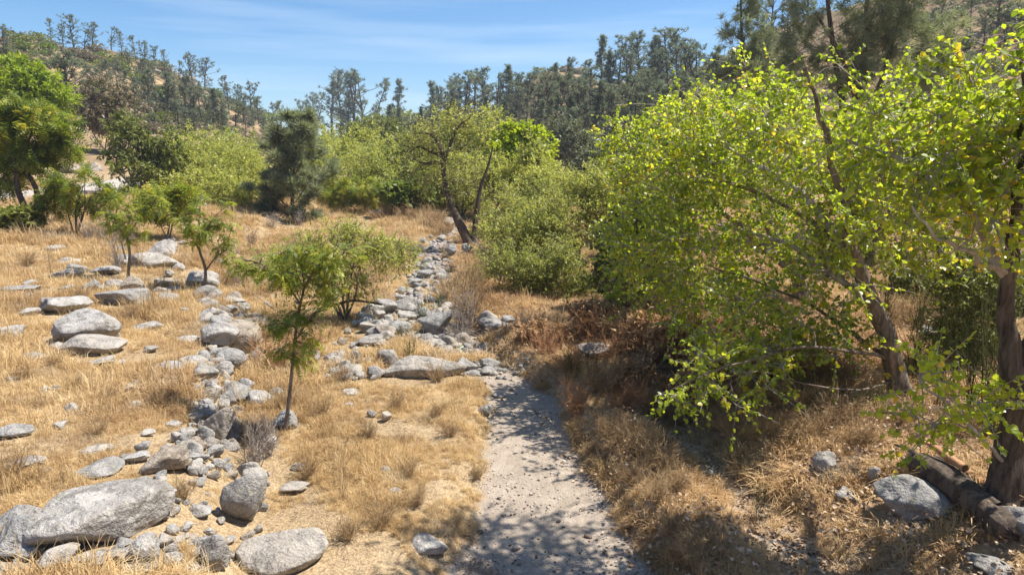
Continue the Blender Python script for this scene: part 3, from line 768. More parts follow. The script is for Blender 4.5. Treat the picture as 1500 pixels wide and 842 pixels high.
rock(1468, 1530, 750, 804, 'rounded gray boulder under the tree trunk at the photo edge', 'granite_gray', sub=5, name='boulder')
rock(1486, 1530, 712, 754, 'smooth gray boulder behind the rounded one at the photo edge', 'granite_gray', sub=5, name='boulder')
rock(540, 566, 308, 321, 'lone dark boulder on the flat grass far up the creek', 'granite_gray')
rock(640, 671, 320, 336, 'tan boulder on the bank beside the gnarled tree', 'granite_brown')
rock(606, 654, 789, 817, 'lone pale rock at the corner of the sandy path', 'granite', sub=5)
rock(1193, 1234, 669, 701, 'white cracked rock among fallen leaves under the trees', 'granite', sub=5)
rock(1222, 1254, 718, 743, 'small mossy gray rock beside the tuft of pale grass', 'granite_gray')
rock(1273, 1290, 680, 712, 'narrow upright rock uphill of the wedge shaped boulder', 'granite')
rock(1363, 1384, 594, 610, 'small gray rock between the two cottonwood trunks', 'granite_gray')
rock(1340, 1382, 480, 497, 'pale rock on the open ground behind the cottonwood trunk', 'granite')
rock(1408, 1474, 832, 846, 'flat gray rock at the bottom edge below the fallen log', 'granite_gray')
rock(1033, 1046, 689, 698, 'small pale stone in the second sandy channel', 'granite')
rock(700, 723, 594, 613, 'pale stone on the grassy edge of the sandy path', 'granite')
rock(723, 744, 576, 584, 'flat stone lying on the sandy path', 'granite')

_rows = {
 ('rock wedged under the biggest flat topped boulder', 'rocks under the biggest boulder', 'granite_brown'): [(53, 110, 807, 848), (147, 193, 806, 836), (123, 150, 824, 846), (192, 234, 795, 838), (173, 224, 822, 850), (0, 40, 832, 850)],
 ('pale rock beside the shaded end of the biggest flat topped boulder', 'rocks beside the biggest boulder', 'granite'): [(0, 56, 745, 783), (217, 248, 702, 729), (195, 253, 722, 748), (223, 252, 745, 769), (243, 266, 814, 835), (230, 252, 785, 806), (245, 264, 768, 786), (273, 311, 740, 761)],
 ('pale rock half sunk in the grass above the biggest flat topped boulder', 'rocks sunk in the lower grass', 'granite'): [(118, 176, 675, 703), (13, 61, 669, 691), (118, 154, 653, 673), (0, 48, 631, 642), (95, 113, 592, 606), (177, 221, 662, 683), (200, 223, 648, 663), (207, 226, 630, 641), (245, 270, 617, 628)],
 ('cobble in the pile below the tilted pale boulder', 'cobbles piled in the rock bank', 'granite_gray'): [(272, 298, 650, 675), (297, 326, 653, 675), (288, 314, 627, 650), (248, 264, 635, 651), (263, 283, 638, 658), (255, 267, 647, 662), (307, 329, 674, 690), (303, 318, 625, 637), (277, 290, 629, 640), (262, 274, 628, 637)],
 ('gray rock along the crest of the rock bank above the cobble pile', 'rocks along the bank', 'granite_gray'): [(295, 323, 561, 588), (317, 334, 585, 608), (287, 314, 587, 608), (362, 401, 574, 605), (393, 416, 570, 585), (280, 318, 534, 563), (313, 348, 533, 562), (318, 363, 514, 545), (223, 273, 529, 549), (262, 301, 519, 537), (345, 372, 556, 575)],
 ('rock at the foot of the frond leaved sapling', 'rocks round the sapling', 'granite'): [(400, 439, 604, 633), (387, 409, 640, 660), (413, 452, 712, 726), (427, 447, 679, 691), (353, 389, 692, 723), (373, 389, 722, 736)],
 ('rock in the bank below the tent shaped boulder', 'rocks in the upper bank', 'granite'): [(295, 323, 440, 457), (320, 358, 436, 449), (330, 347, 448, 460), (343, 359, 458, 475), (295, 314, 459, 474), (262, 297, 494, 505), (347, 371, 445, 459), (383, 401, 443, 457), (366, 384, 462, 476), (356, 371, 476, 489)],
 ('rock in the dry weeds right of the brown slab boulder', 'rocks in the weeds', 'granite_gray'): [(368, 396, 516, 537), (445, 474, 516, 537), (473, 493, 519, 535), (455, 472, 536, 547), (478, 503, 540, 554), (470, 487, 549, 560)],
 ('pale rock in dry grass behind the dark fronted boulder', 'rocks on the grassy slope', 'granite'): [(10, 62, 421, 435), (33, 56, 411, 422), (133, 174, 391, 405), (77, 122, 393, 412), (85, 118, 380, 389), (65, 93, 360, 371), (122, 150, 411, 430), (158, 184, 411, 425), (255, 278, 353, 365), (152, 171, 354, 362), (240, 254, 396, 407)],
 ('pale rock in the dry grass near the two toned boulder', 'rocks near the two toned boulder', 'granite'): [(30, 69, 518, 532), (135, 173, 526, 537), (198, 238, 471, 487), (207, 231, 508, 519), (25, 56, 451, 465), (173, 186, 528, 536)],
 ('small pale rock in the grass above the upper bank', 'rocks above the upper bank', 'granite'): [(235, 264, 431, 445), (222, 258, 411, 422), (245, 268, 420, 430), (310, 330, 380, 390), (327, 349, 395, 404)],
 ('rock beside the largest smooth slab in the creek bed', 'rocks beside the creek slab', 'granite_gray'): [(578, 609, 458, 477), (607, 636, 449, 469), (572, 605, 473, 492), (623, 653, 499, 512), (600, 612, 492, 501), (655, 668, 489, 500)],
 ('rock in the dark shade beside the dead tussock', 'rocks beside the dead tussock', 'granite_gray'): [(700, 731, 458, 479), (707, 748, 469, 484), (731, 754, 464, 479), (650, 671, 444, 455)],
 ('rock in the tumbled west side of the creek bed', 'rocks tumbled beside the creek', 'granite'): [(548, 581, 441, 464), (530, 551, 448, 469), (543, 564, 456, 472), (535, 561, 481, 495), (525, 573, 496, 512), (533, 573, 471, 482), (512, 531, 470, 481), (520, 538, 458, 469), (555, 577, 486, 497)],
 ('rock in the row that crosses above the sandy path', 'rocks in the row above the path', 'granite_gray'): [(663, 698, 527, 549), (697, 731, 526, 544), (703, 724, 539, 552), (640, 664, 529, 540), (553, 589, 514, 540), (532, 563, 538, 559), (502, 533, 536, 552), (500, 520, 548, 563), (540, 554, 549, 560), (521, 536, 545, 557), (682, 705, 543, 553)],
 ('rounded rock far up the creek bed below the gnarled tree', 'rocks up the creek', 'granite_gray'): [(618, 636, 378, 394), (615, 633, 386, 397), (610, 633, 396, 409), (628, 644, 421, 434), (652, 673, 359, 377), (673, 691, 358, 372), (612, 626, 348, 360), (592, 611, 363, 374), (600, 615, 368, 377), (633, 653, 401, 410), (592, 618, 409, 422), (580, 597, 421, 433), (640, 655, 345, 355), (655, 668, 382, 390)],
 ('cobble in the middle of the rocky creek bed', 'cobbles mid creek', 'granite'): [(577, 604, 443, 454), (580, 597, 432, 443), (603, 620, 429, 440), (622, 640, 436, 446), (641, 655, 432, 442), (604, 621, 440, 449), (633, 648, 412, 421), (616, 631, 413, 424)],
 ('flat stone showing through the golden grass beside the sandy path', 'stones in the golden grass', 'granite'): [(535, 551, 602, 613), (557, 573, 605, 620), (502, 528, 569, 581), (558, 574, 684, 696), (505, 520, 590, 599), (572, 590, 716, 724)],
}
for (phrase, grp, mat), boxes in _rows.items():
    for i, b in enumerate(boxes):
        m_ = mat if (i % 3) else {'granite': 'granite_gray', 'granite_gray': 'granite', 'granite_brown': 'granite'}[mat]
        rock(*b, phrase, m_, rank=(b[0] + b[1]) / 2, group=grp, sub=5 if b[1] - b[0] > 38 else None)

# cobbles through the creek bed and the bank: past those above nothing sets them apart
_rng = np.random.default_rng(77)
COB = [rock_mesh(300 + i, 3, ('granite', 'granite_gray', 'granite_brown')[i % 3], edge=7, rough=.04) for i in range(9)]
TONE = {'granite': 'pale', 'granite_gray': 'gray', 'granite_brown': 'tan', 'gray_granite': 'gray', 'brown_granite': 'tan'}
LANDMARKS = [(147, 770, 'the biggest boulder'), (35, 795, 'the rounded boulder at its side'), (415, 812, 'the blocky stained boulder'), (360, 745, 'the long tilted boulder'), (318, 822, 'the lichen spotted rock'), (230, 735, 'the stacked flat rock'), (117, 482, 'the two toned boulder'), (30, 640, 'the long sunken stone'), (145, 688, 'the sunken pale rock'),
  (183, 438, 'the dark fronted boulder'), (196, 420, 'the round dark boulder'), (295, 412, 'the tent shaped boulder'), (15, 490, 'the boulder at the photo edge'), (346, 497, 'the brown slab boulder'), (224, 382, 'the broad pale outcrop'), (322, 627, 'the shade ended tilted boulder'), (248, 682, 'the broad tan boulder'), (342, 578, 'the dark round boulder'), (250, 538, 'the bank crest'), (345, 450, 'the upper bank rocks'),
  (636, 478, 'the largest creek slab'), (618, 545, 'the long low slab'), (690, 535, 'the row of rocks above the path'), (715, 470, 'the dead tussock'), (593, 467, 'the twin creek boulders'), (560, 452, 'the tumbled creek edge'), (548, 505, 'the flat creek edge rock'), (516, 545, 'the end of the slab row'), (590, 435, 'the bend of the creek'), (630, 415, 'the narrow part of the creek'), (600, 410, 'the far creek cobbles'), (625, 388, 'the stacked round creek rocks'), (662, 365, 'the shaded rocks by the gnarled tree'), (615, 355, 'the weeds up the creek'), (733, 580, 'the flat path stone'), (85, 400, 'the half buried slope rocks'), (50, 365, 'the thin bare sapling'), (190, 590, 'the middle of the slope'), (80, 600, 'the small angular slope stone')]
def cobbles(poly, n, lo, hi, label, group, name='cobble', pool=None):
    poly = np.array(poly, float); x0, y0 = poly.min(0); x1, y1 = poly.max(0); k = 0; tries = 0
    while k < n and tries < n * 30:
        tries += 1; px, py = _rng.uniform(x0, x1), _rng.uniform(y0, y1); ins = False
        for (ax, ay), (bx, by) in zip(poly, np.roll(poly, -1, 0)):
            if (ay > py) != (by > py) and px < (bx - ax) * (py - ay) / (by - ay) + ax: ins = not ins
        if not ins: continue
        p = pick(px, py); s = math.exp(_rng.uniform(math.log(lo), math.log(hi))) * pxm(p[1]) * .5
        if any(math.hypot(p[0] - a, p[1] - b) < r * .6 + s * .3 for a, b, r in ROCK_FOOT): continue
        o = link(name, (pool or COB)[int(_rng.integers(len(pool or COB)))]); o.scale = (s * _rng.uniform(.8, 1.4), s * _rng.uniform(.7, 1.1), s * _rng.uniform(.5, .85)); o.rotation_euler = (_rng.normal(0, .2), _rng.normal(0, .2), _rng.uniform(0, 6.3))
        o.location = (float(p[0]), float(p[1]), float(p[2] + s * .38)); t_ = TONE[o.data.materials[0].name]; lm = min(LANDMARKS, key=lambda q: math.hypot(q[0] - px, 1.6 * (q[1] - py)))[2]; lab = f'{label.format(t_)} near {lm}'.replace('small rounded', 'small'); tag(o, lab, 'rock', group); PENDING.append((o, lab, px)); ROCK_FOOT.append((p[0], p[1], s)); k += 1
BIG = ROCKS['granite'][:5] + ROCKS['granite_gray'][:5] + ROCKS['granite_brown'][:2]
cobbles([(292, 436), (330, 430), (372, 462), (384, 510), (356, 560), (352, 625), (318, 668), (240, 704), (222, 690), (285, 640), (290, 570), (312, 520)], 46, 20, 40, 'angular {} rock tumbled in the bank', 'rocks tumbled in the bank', 'rock', BIG)
cobbles([(0, 800), (250, 790), (330, 700), (395, 690), (390, 770), (330, 842), (0, 842)], 20, 18, 36, 'angular {} rock in the lower rubble', 'rocks in the lower rubble', 'rock', BIG)
cobbles([(560, 500), (690, 520), (670, 470), (640, 430), (575, 430), (520, 460), (480, 520), (500, 560)], 34, 16, 34, 'angular {} rock tumbled in the creek', 'rocks tumbled in the creek', 'rock', BIG)
cobbles([(0, 350), (290, 360), (290, 560), (0, 700)], 16, 16, 34, 'angular {} rock in the slope grass', 'rocks in the slope grass', 'rock', BIG)
cobbles([(560, 500), (700, 520), (690, 470), (640, 430), (660, 395), (640, 350), (600, 355), (605, 400), (575, 430), (540, 460)], 84, 7, 17, 'small {} creek cobble', 'loose cobbles in the creek bed')
cobbles([(295, 440), (375, 455), (385, 500), (352, 560), (352, 640), (330, 700), (245, 700), (275, 630), (285, 560), (300, 500)], 96, 11, 27, 'small {} bank cobble', 'loose cobbles in the rock bank')
cobbles([(0, 790), (200, 800), (300, 780), (310, 842), (0, 842)], 36, 10, 26, 'small {} cobble', 'loose cobbles below the biggest boulder')
cobbles([(470, 505), (560, 500), (560, 560), (480, 565)], 22, 8, 18, 'small {} cobble', 'loose cobbles beside the creek')
cobbles([(0, 340), (290, 350), (290, 690), (0, 700)], 24, 8, 20, 'small {} stone', 'loose stones on the grassy slope')
cobbles([(190, 700), (395, 690), (390, 740), (350, 842), (200, 842)], 40, 10, 26, 'small {} stone', 'loose stones by the bare shrubs')
cobbles([(640, 545), (745, 550), (760, 585), (720, 585)], 9, 6, 13, 'small {} path stone', 'loose stones at the head of the path')
# ------------------------------------------------------------------ the cottonwoods beside the path
def limb_px(pts, r0, r1, n=12):
    return (smooth_path([at(*p) for p in pts], n), r0, r1)

HERO_LEAF = make_mesh('leaf', LEAF_HEART[0], [LEAF_HEART[1]], M['cottonwood'], face_attrs={'tone': [.85, .85]})
HERO_LEAF_B = make_mesh('leaf', LEAF_HEART[0], [LEAF_HEART[1]], M['cottonwood'], face_attrs={'tone': [.5, .5]})
HERO_FROND = [make_mesh('leaf', LEAF_FROND[0] * np.array((1 + .1 * i, 1, .7 + .3 * i)), [LEAF_FROND[1]], M['ailanthus'], face_attrs={'tone': np.full(len(LEAF_FROND[1]), t)}) for i, t in enumerate((.4, .55, .68, .8, .92))]

def single_leaves(root, P, A, sizes, rng, meshes, up=.5, droop=.1):
    """leaves near enough to be picked apart: each a part of its tree"""
    base = np.array(root.location)
    for p, a, s in zip(P, A, sizes):
        a = unit(a + np.array((0, 0, -droop))); q = rng.normal(size=3); q[2] = abs(q[2]) + up * 2
        x = unit(np.cross(a, q)); n_ = np.cross(x, a)
        o = link('leaf', meshes[int(rng.integers(len(meshes)))], root); l = p - base
        o.matrix_local = Matrix(((x[0] * s, a[0] * s, n_[0] * s, l[0]), (x[1] * s, a[1] * s, n_[1] * s, l[1]), (x[2] * s, a[2] * s, n_[2] * s, l[2]), (0, 0, 0, 1)))

def cottonwood(label, base, limbs, ells, seed, n, hero=None, leaf=.064, per=12, twigs=6, tl=.6, pale=(), bark='bark'):
    rng = np.random.default_rng(seed); root = thing('cottonwood_tree', label, 'tree', base, 'cottonwoods along the path')
    nodes, rads = [], []
    for i, (pts, ra, rb) in enumerate(limbs):
        rr = np.linspace(ra, rb, len(pts)); rr[0] *= 1.2 if i == 0 else 1
        pts = pts.copy(); pts[1:-1] += rng.normal(0, .02, pts[1:-1].shape)
        bark_tube('trunk' if i == 0 else 'limb', pts, rr, M['bark_pale' if i in pale else bark], root, base, seed * 10 + i, .11 if i == 0 else .06, 36 if i == 0 else 12, 130 if i == 0 else 40, .55 if i == 0 else 0)
        k = max(1, int(len(pts) * .4)) if i == 0 else 1
        nodes.append(pts[k:]); rads.append(rr[k:])
    bw = Wood(); cen = crown_centres(ells, n, rng, .25, .3)
    dirs = connect(bw, np.vstack(nodes), np.concatenate(rads), cen, rng, rscale=.8, rmin=.006, sag=.10)
    P, A, cl, S, E = sprays(cen, dirs, rng, twigs, tl, per, .12)
    add_twigs(bw, S, E, .007)
    b = bw.build('branches', M['bark_pale'], root, base); b['kind'] = 'stuff'
    if hero:
        k = np.zeros(len(P), bool)
        for c, r in hero: k |= np.linalg.norm(P - c, axis=1) < r
        idx = np.nonzero(k)[0]; idx = idx[rng.permutation(len(idx))[:280]]
        single_leaves(root, P[idx], A[idx], leaf * rng.uniform(.8, 1.4, len(idx)), rng, [HERO_LEAF, HERO_LEAF_B], .5, .5)
        keep = np.ones(len(P), bool); keep[idx] = False; P, A, cl = P[keep], A[keep], cl[keep]
    c = crown_mesh('crown', P, A, cl, leaf, LEAF_HEART, M['cottonwood'], rng, root, np.asarray(base), droop=.5, up=.35, tone=(.56, .2)); c['kind'] = 'stuff'
    return root

b1 = pick(1322, 582); Y1 = b1[1]
e = lambda px, py, rx, ry, dy, rd: px_ell(px, py, rx, ry, Y1 + dy, rd)
cottonwood('leaning cottonwood with pale limbs whose bright leaves hang over the path', b1, [
    limb_px([(1324, 592, Y1), (1306, 520, Y1), (1287, 455, Y1), (1262, 400, Y1), (1245, 350, Y1), (1238, 300, Y1)], .145, .07),
    limb_px([(1244, 350, Y1), (1234, 290, Y1 - .1), (1220, 230, Y1 - .1), (1200, 160, Y1 - .2), (1180, 100, Y1 - .2)], .075, .018),
    limb_px([(1262, 400, Y1), (1225, 345, Y1 + .2), (1180, 290, Y1 + .7), (1120, 245, Y1 + 1.4), (1040, 200, Y1 + 2.2)], .075, .016),
    limb_px([(1280, 440, Y1), (1235, 412, Y1 + .2), (1170, 365, Y1 + .8), (1100, 340, Y1 + 1.6), (1000, 320, Y1 + 2.6)], .055, .014),
    limb_px([(1300, 525, Y1), (1240, 512, Y1 - .3), (1150, 512, Y1 - .7), (1050, 545, Y1 - 1.0), (960, 580, Y1 - 1.1)], .030, .007),
    limb_px([(1262, 400, Y1), (1296, 330, Y1 + .8), (1335, 260, Y1 + 1.4), (1365, 170, Y1 + 1.6)], .065, .016),
    limb_px([(1308, 520, Y1), (1270, 420, Y1 + .6), (1215, 340, Y1 + 1.2), (1150, 230, Y1 + 1.8), (1120, 130, Y1 + 1.6)], .05, .012),
    limb_px([(1312, 540, Y1), (1225, 470, Y1 + .5), (1130, 420, Y1 + 1.0), (1040, 390, Y1 + 1.6)], .036, .010),
    limb_px([(1250, 370, Y1), (1150, 300, Y1 + 1.6), (1040, 260, Y1 + 2.8), (960, 230, Y1 + 3.4)], .06, .014),
    limb_px([(1314, 555, Y1), (1250, 572, Y1 - .5), (1180, 560, Y1 - .8), (1110, 545, Y1 - .95), (1070, 560, Y1 - 1.0)], .018, .006),
], [e(1385, 190, 70, 60, 1.2, 1.1), e(1330, 335, 60, 60, .8, 1.0), e(1400, 300, 50, 50, 1.0, 1.0), e(1190, 195, 105, 80, .6, 1.4), e(1065, 215, 110, 80, 2.2, 1.3), e(985, 290, 75, 95, 3.0, 1.2), e(1070, 370, 120, 75, 2.0, 1.2), e(1140, 462, 120, 58, .6, .9), e(1010, 440, 70, 40, 2.6, .9), e(1080, 500, 80, 30, .4, .7), e(1210, 410, 60, 50, .2, .8), e(1215, 480, 70, 42, .3, .7), e(1120, 535, 75, 28, -.6, .5), e(1045, 555, 95, 42, -1.0, .6),
    e(1290, 200, 90, 80, .6, 1.4), e(1128, 105, 45, 55, 1.2, .6), e(1235, 320, 90, 75, .2, 1.2), e(1010, 180, 55, 55, 3.0, 1.2), e(1340, 260, 60, 60, 1.2, 1.2), e(950, 350, 55, 75, 3.2, 1.0)],
    5, 760, hero=[(at(1045, 560, Y1 - 1.0), 1.2)], pale=(3, 2))

b3 = pick(1168, 508); Y3 = b3[1] + 4.0; b3 = np.array((at(1168, 470, Y3)[0], Y3, 0)); b3[2] = H(b3[0], b3[1])
e = lambda px, py, rx, ry, dy, rd: px_ell(px, py, rx, ry, Y3 + dy, rd)
cottonwood('dark trunked cottonwood standing behind the leaning one, its crown bright above', b3, [
    (smooth_path([b3 + (0, 0, -.1), at(1172, 420, Y3), at(1150, 370, Y3), at(1110, 300, Y3), at(1090, 200, Y3)], 12), .16, .04),
    limb_px([(1160, 400, Y3), (1080, 330, Y3), (1010, 270, Y3 - .3), (960, 200, Y3 - .4)], .09, .02),
    limb_px([(1165, 420, Y3), (1220, 340, Y3), (1260, 270, Y3 + .3), (1280, 190, Y3)], .08, .02),
], [e(1010, 230, 85, 80, 0, 1.8), e(950, 250, 55, 60, 0, 1.4), e(1100, 190, 80, 60, .4, 1.8), e(1250, 230, 80, 70, .4, 1.6), e(940, 390, 50, 60, 0, 1.2), e(1060, 300, 90, 60, .4, 1.5), e(930, 200, 35, 35, 0, .8)], 6, 420, leaf=.075)

b2 = pick(1466, 742); Y2 = b2[1]
e = lambda px, py, rx, ry, dy, rd: px_ell(px, py, rx, ry, Y2 + dy, rd)
cottonwood('cottonwood with the thick dark trunk beside the fallen log', b2, [
    limb_px([(1466, 752, Y2), (1478, 690, Y2), (1490, 620, Y2), (1484, 540, Y2), (1474, 470, Y2), (1478, 400, Y2)], .165, .062),
    limb_px([(1478, 410, Y2), (1440, 335, Y2 + .1), (1398, 288, Y2 + .2), (1330, 238, Y2 + .3), (1240, 205, Y2 + .4)], .05, .012),
    limb_px([(1478, 402, Y2), (1492, 300, Y2), (1500, 190, Y2), (1500, 60, Y2)], .07, .015),
    (smooth_path([at(1478, 405, Y2), (6.3, 8.5, 5.2), (5.8, 8.0, 7.0), (4.9, 7.4, 8.3)], 12), .06, .014),
    limb_px([(1475, 400, Y2), (1430, 378, Y2 - .2), (1370, 345, Y2 - .4), (1335, 300, Y2 - .4)], .035, .010),
    limb_px([(1484, 540, Y2), (1560, 430, Y2), (1640, 320, Y2 - .4), (1700, 200, Y2 - .6)], .09, .02),
    limb_px([(1482, 688, Y2 + .06), (1462, 668, Y2 - .1), (1432, 640, Y2 - .28), (1385, 590, Y2 - .5), (1345, 550, Y2 - .6)], .022, .008),
], [e(1490, 120, 60, 70, .1, .9), e(1410, 215, 85, 65, .3, .9), e(1475, 260, 60, 60, -.1, .8), e(1330, 235, 60, 45, .3, .6), e(1560, 180, 100, 120, 0, 1.2), e(1395, 605, 55, 50, -.5, .45), e(1342, 552, 30, 24, -.6, .22),
    e(1680, 220, 130, 120, -.6, 1.3), e(1485, 610, 30, 40, -.3, .3), e(1430, 330, 60, 40, -.2, .6), e(1290, 180, 40, 35, .4, .5), (np.array((4.5, 7.5, 8.2)), (1.2, .9, .8)), (np.array((4.1, 7.1, 7.8)), (.9, .9, .7)), (np.array((4.6, 8.4, 8.1)), (1.1, .7, .6))],
    7, 400, hero=[(at(1342, 552, Y2 - .6), .5), (at(1395, 605, Y2 - .5), .45), (at(1485, 610, Y2 - .3), .4)], leaf=.064, pale=(1, 4, 6), bark='bark_dark')

# ------------------------------------------------------------------ saplings with long fronds
def sapling(label, base, limbs, tips, seed, per=6, fl=.42, bark='bark', dead=()):
    rng = np.random.default_rng(seed); root = thing('sapling', label, 'tree', base, 'frond leaved saplings'); nodes = []
    for i, (pts, ra, rb) in enumerate(limbs):
        W = Wood(); W.add(pts, np.linspace(ra, rb, len(pts)), 7); W.build('trunk' if i == 0 else 'branch', M['bark_pale' if i in dead else bark], root, base)
        if i not in dead: nodes.append(pts)
    nodes = np.vstack(nodes); P, A, bw = [], [], Wood()
    for c in tips:
        k = np.argmin(np.linalg.norm(nodes - c, axis=1) + .6 * np.maximum(0, nodes[:, 2] - c[2])); s = nodes[k]; mid = (s + c) / 2 + (0, 0, .05) + rng.normal(0, .03, 3)
        bw.add(smooth_path([s, mid, c], 5), np.linspace(.012, .005, 5), 4); d = unit(c - s)
        a = rng.uniform(0, 2 * PI)
        for j in range(per):
            a += 2.4; el = rng.uniform(-.75, .75); P.append(c - d * rng.uniform(0, .3) + rng.normal(0, .04, 3)); A.append(np.array((math.cos(a) * math.cos(el), math.sin(a) * math.cos(el), math.sin(el) - .05)) + d * .25)
    o = bw.build('twigs', M[bark], root, base); o['kind'] = 'stuff'
    cen = np.array(tips); k_ = 46; dd = unit(rng.normal(size=(len(cen), k_, 3)) * (1, 1, .7)); Q = (cen[:, None] + dd * fl * 1.15 * rng.uniform(.1, 1, (len(cen), k_, 1))).reshape(-1, 3)
    c_ = crown_mesh('crown', Q, dd.reshape(-1, 3), np.repeat(rng.normal(0, .1, len(cen)), k_), fl * .32, LEAF_LANCE, M['ailanthus'], rng, root, np.asarray(base), droop=.4, tone=(.62, .2)); c_['kind'] = 'stuff'
    single_leaves(root, np.array(P), np.array(A), fl * rng.uniform(.65, 1.2, len(P)), rng, HERO_FROND, up=.6, droop=.05)
    return root

def tips_px(ells, n, Y, seed):
    return crown_centres([px_ell(*q[:4], Y + q[4], q[5]) for q in ells], n, np.random.default_rng(seed), .3)

bs = pick(418, 634); Ys = bs[1]
sapling('nearest slim sapling with drooping fronds rising from the dry grass field', bs, [
    limb_px([(417, 642, Ys), (424, 580, Ys), (430, 520, Ys), (436, 465, Ys), (446, 420, Ys)], .036, .018),
    limb_px([(446, 420, Ys), (462, 395, Ys), (480, 372, Ys), (494, 358, Ys)], .02, .008),
    limb_px([(440, 445, Ys), (422, 420, Ys), (404, 402, Ys + .1), (380, 385, Ys + .1)], .018, .008),
    limb_px([(432, 500, Ys), (452, 470, Ys), (478, 450, Ys), (500, 430, Ys)], .016, .007),
    limb_px([(446, 420, Ys), (440, 380, Ys + .2), (432, 350, Ys + .2)], .014, .006),
    limb_px([(440, 440, Ys), (425, 400, Ys), (432, 365, Ys + .1)], .010, .005),
    limb_px([(400, 452, Ys + .3), (385, 440, Ys + .3), (362, 425, Ys + .3)], .010, .005),
], tips_px([(500, 368, 34, 22, 0, .4), (372, 392, 28, 20, .1, .3), (420, 405, 36, 28, 0, .4), (472, 410, 38, 30, 0, .4), (400, 462, 26, 24, 0, .3), (450, 478, 30, 34, 0, .3), (440, 372, 35, 26, .1, .4), (415, 502, 20, 20, 0, .3)], 48, Ys, 3), 8, per=6, fl=.23, dead=(5, 6))

def far_sapling(label, px, py, trunk, ells, seed, n, per=6, fl=.27, r=.055, more=(), dead=()):
    b = pick(px, py); Y = b[1]
    return sapling(label, b, [limb_px([(px, py + 4, Y)] + [(a, c, Y) for a, c in trunk], r, r * .4)] + [limb_px([(a, c, Y + d) for a, c, d in q], r * .5, r * .2) for q in more], tips_px([(*q, 0, q[2] * pxm(Y) * .8) for q in ells], n, Y, seed), seed, per=per, fl=fl, dead=dead)
far_sapling('slim sapling growing up from behind the round dark boulder', 187, 410, [(190, 370), (186, 345), (190, 320)], [(195, 295, 38, 26), (165, 310, 28, 28), (225, 315, 30, 28), (195, 330, 40, 24)], 21, 32,
            more=[[(187, 350, 0), (172, 330, 0), (160, 305, 0)], [(188, 345, 0), (205, 320, .2), (228, 305, .2)], [(184, 380, 0), (172, 330, -.2), (170, 290, -.2)]], dead=(3,))
far_sapling('slim sapling in front of the tent shaped boulder', 299, 428, [(301, 395), (292, 365), (298, 340)], [(300, 320, 36, 30), (272, 322, 25, 26), (332, 368, 26, 16), (320, 335, 30, 28), (345, 345, 20, 18), (290, 350, 30, 20)], 22, 32,
            more=[[(299, 400, 0), (315, 378, 0), (332, 366, 0)], [(294, 370, 0), (280, 345, 0), (268, 322, 0)], [(293, 368, 0), (292, 320, .1), (295, 285, .1)]], dead=(3,))

# ------------------------------------------------------------------ trees and bushes of the middle distance
def bush(label, px, py, ells, seed, cat='bush', name='bush', Y=None, **kw):
    if Y is None: b = pick(px, py); Y = b[1]
    else: b = at(px, py, Y); b[2] = H(b[0], b[1])
    E_ = [px_ell(q[0], q[1], q[2], q[3], Y + (q[4] if len(q) > 4 else 0)) for q in ells]
    return broadleaf(name, label, cat, b, E_, seed, **kw)
T = dict(cat='tree', name='broadleaf_tree')
WB = 'yellow green willows across the valley'
bush('yellow green willow thicket behind the lone dark pine', 300, 318, [(290, 232, 50, 38), (330, 222, 45, 32), (262, 250, 35, 40), (350, 250, 35, 40), (300, 265, 55, 35)], 31, group=WB, n=418, per=10, tl=.8, leaf=0.250, up=.45, Y=52, stems=4)
bush('yellowing willow bush in front of the thicket', 315, 330, [(312, 280, 50, 36), (345, 290, 32, 28), (275, 290, 30, 28)], 32, group=WB, n=272, per=10, tl=.7, leaf=0.211, up=.45, Y=43, stems=4, tone=(.6, .2))
bush('pale yellow green willow right of the lone dark pine', 505, 300, [(490, 220, 36, 30), (525, 212, 34, 26), (470, 240, 30, 30), (520, 245, 40, 32)], 33, group=WB, n=309, per=10, tl=.8, leaf=0.250, up=.45, Y=56, stems=4, tone=(.55, .2))
bush('dusty green willow left of the gnarled tree', 585, 310, [(575, 232, 40, 36), (605, 225, 36, 34), (560, 262, 34, 30), (600, 265, 40, 32)], 34, group=WB, n=309, per=10, tl=.8, leaf=0.250, up=.45, Y=52, stems=4, mat='willow', tone=(.35, .2))
bush('tall yellow green cottonwood behind the gnarled tree', 715, 330, [(700, 215, 45, 40), (725, 195, 36, 30), (690, 255, 45, 40), (735, 250, 38, 40), (665, 195, 30, 32)], 35, group=WB, n=454, per=10, tl=.8, leaf=0.234, up=.45, Y=50, tone=(.6, .22), **T)
bush('vivid green cottonwood glowing right of the gnarled tree', 770, 320, [(760, 205, 34, 22), (745, 230, 30, 30), (785, 225, 26, 30), (765, 258, 36, 30), (735, 275, 25, 25)], 36, group=WB, n=256, per=10, tl=.6, leaf=0.27, tmpl=LEAF_OVAL, mat='vivid', Y=45, tone=(.85, .2), **T)
bush('thin yellow leaved tree with a dark crooked trunk', 795, 300, [(795, 240, 26, 22), (780, 222, 18, 16), (808, 255, 14, 16)], 37, n=81, per=8, tl=.6, leaf=0.27, Y=42, bark='bark_dark', r0=.18, stems=2, show_twigs=True, **T)
bush('bright green low bush with yellow tips on the flat', 530, 306, [(525, 278, 38, 16), (555, 290, 22, 14), (500, 290, 22, 14)], 38, n=108, per=8, leaf=.30, tmpl=LEAF_FROND_FAR, mat='ailanthus', Y=46, tone=(.75, .2), stems=3, r0=.04)
bush('dark green bush on the flat left of the gnarled tree', 595, 308, [(592, 288, 24, 18), (612, 292, 16, 14)], 39, n=81, per=8, leaf=0.42, tmpl=LEAF_OVAL, mat='dark_green', Y=44, stems=3, r0=.04)
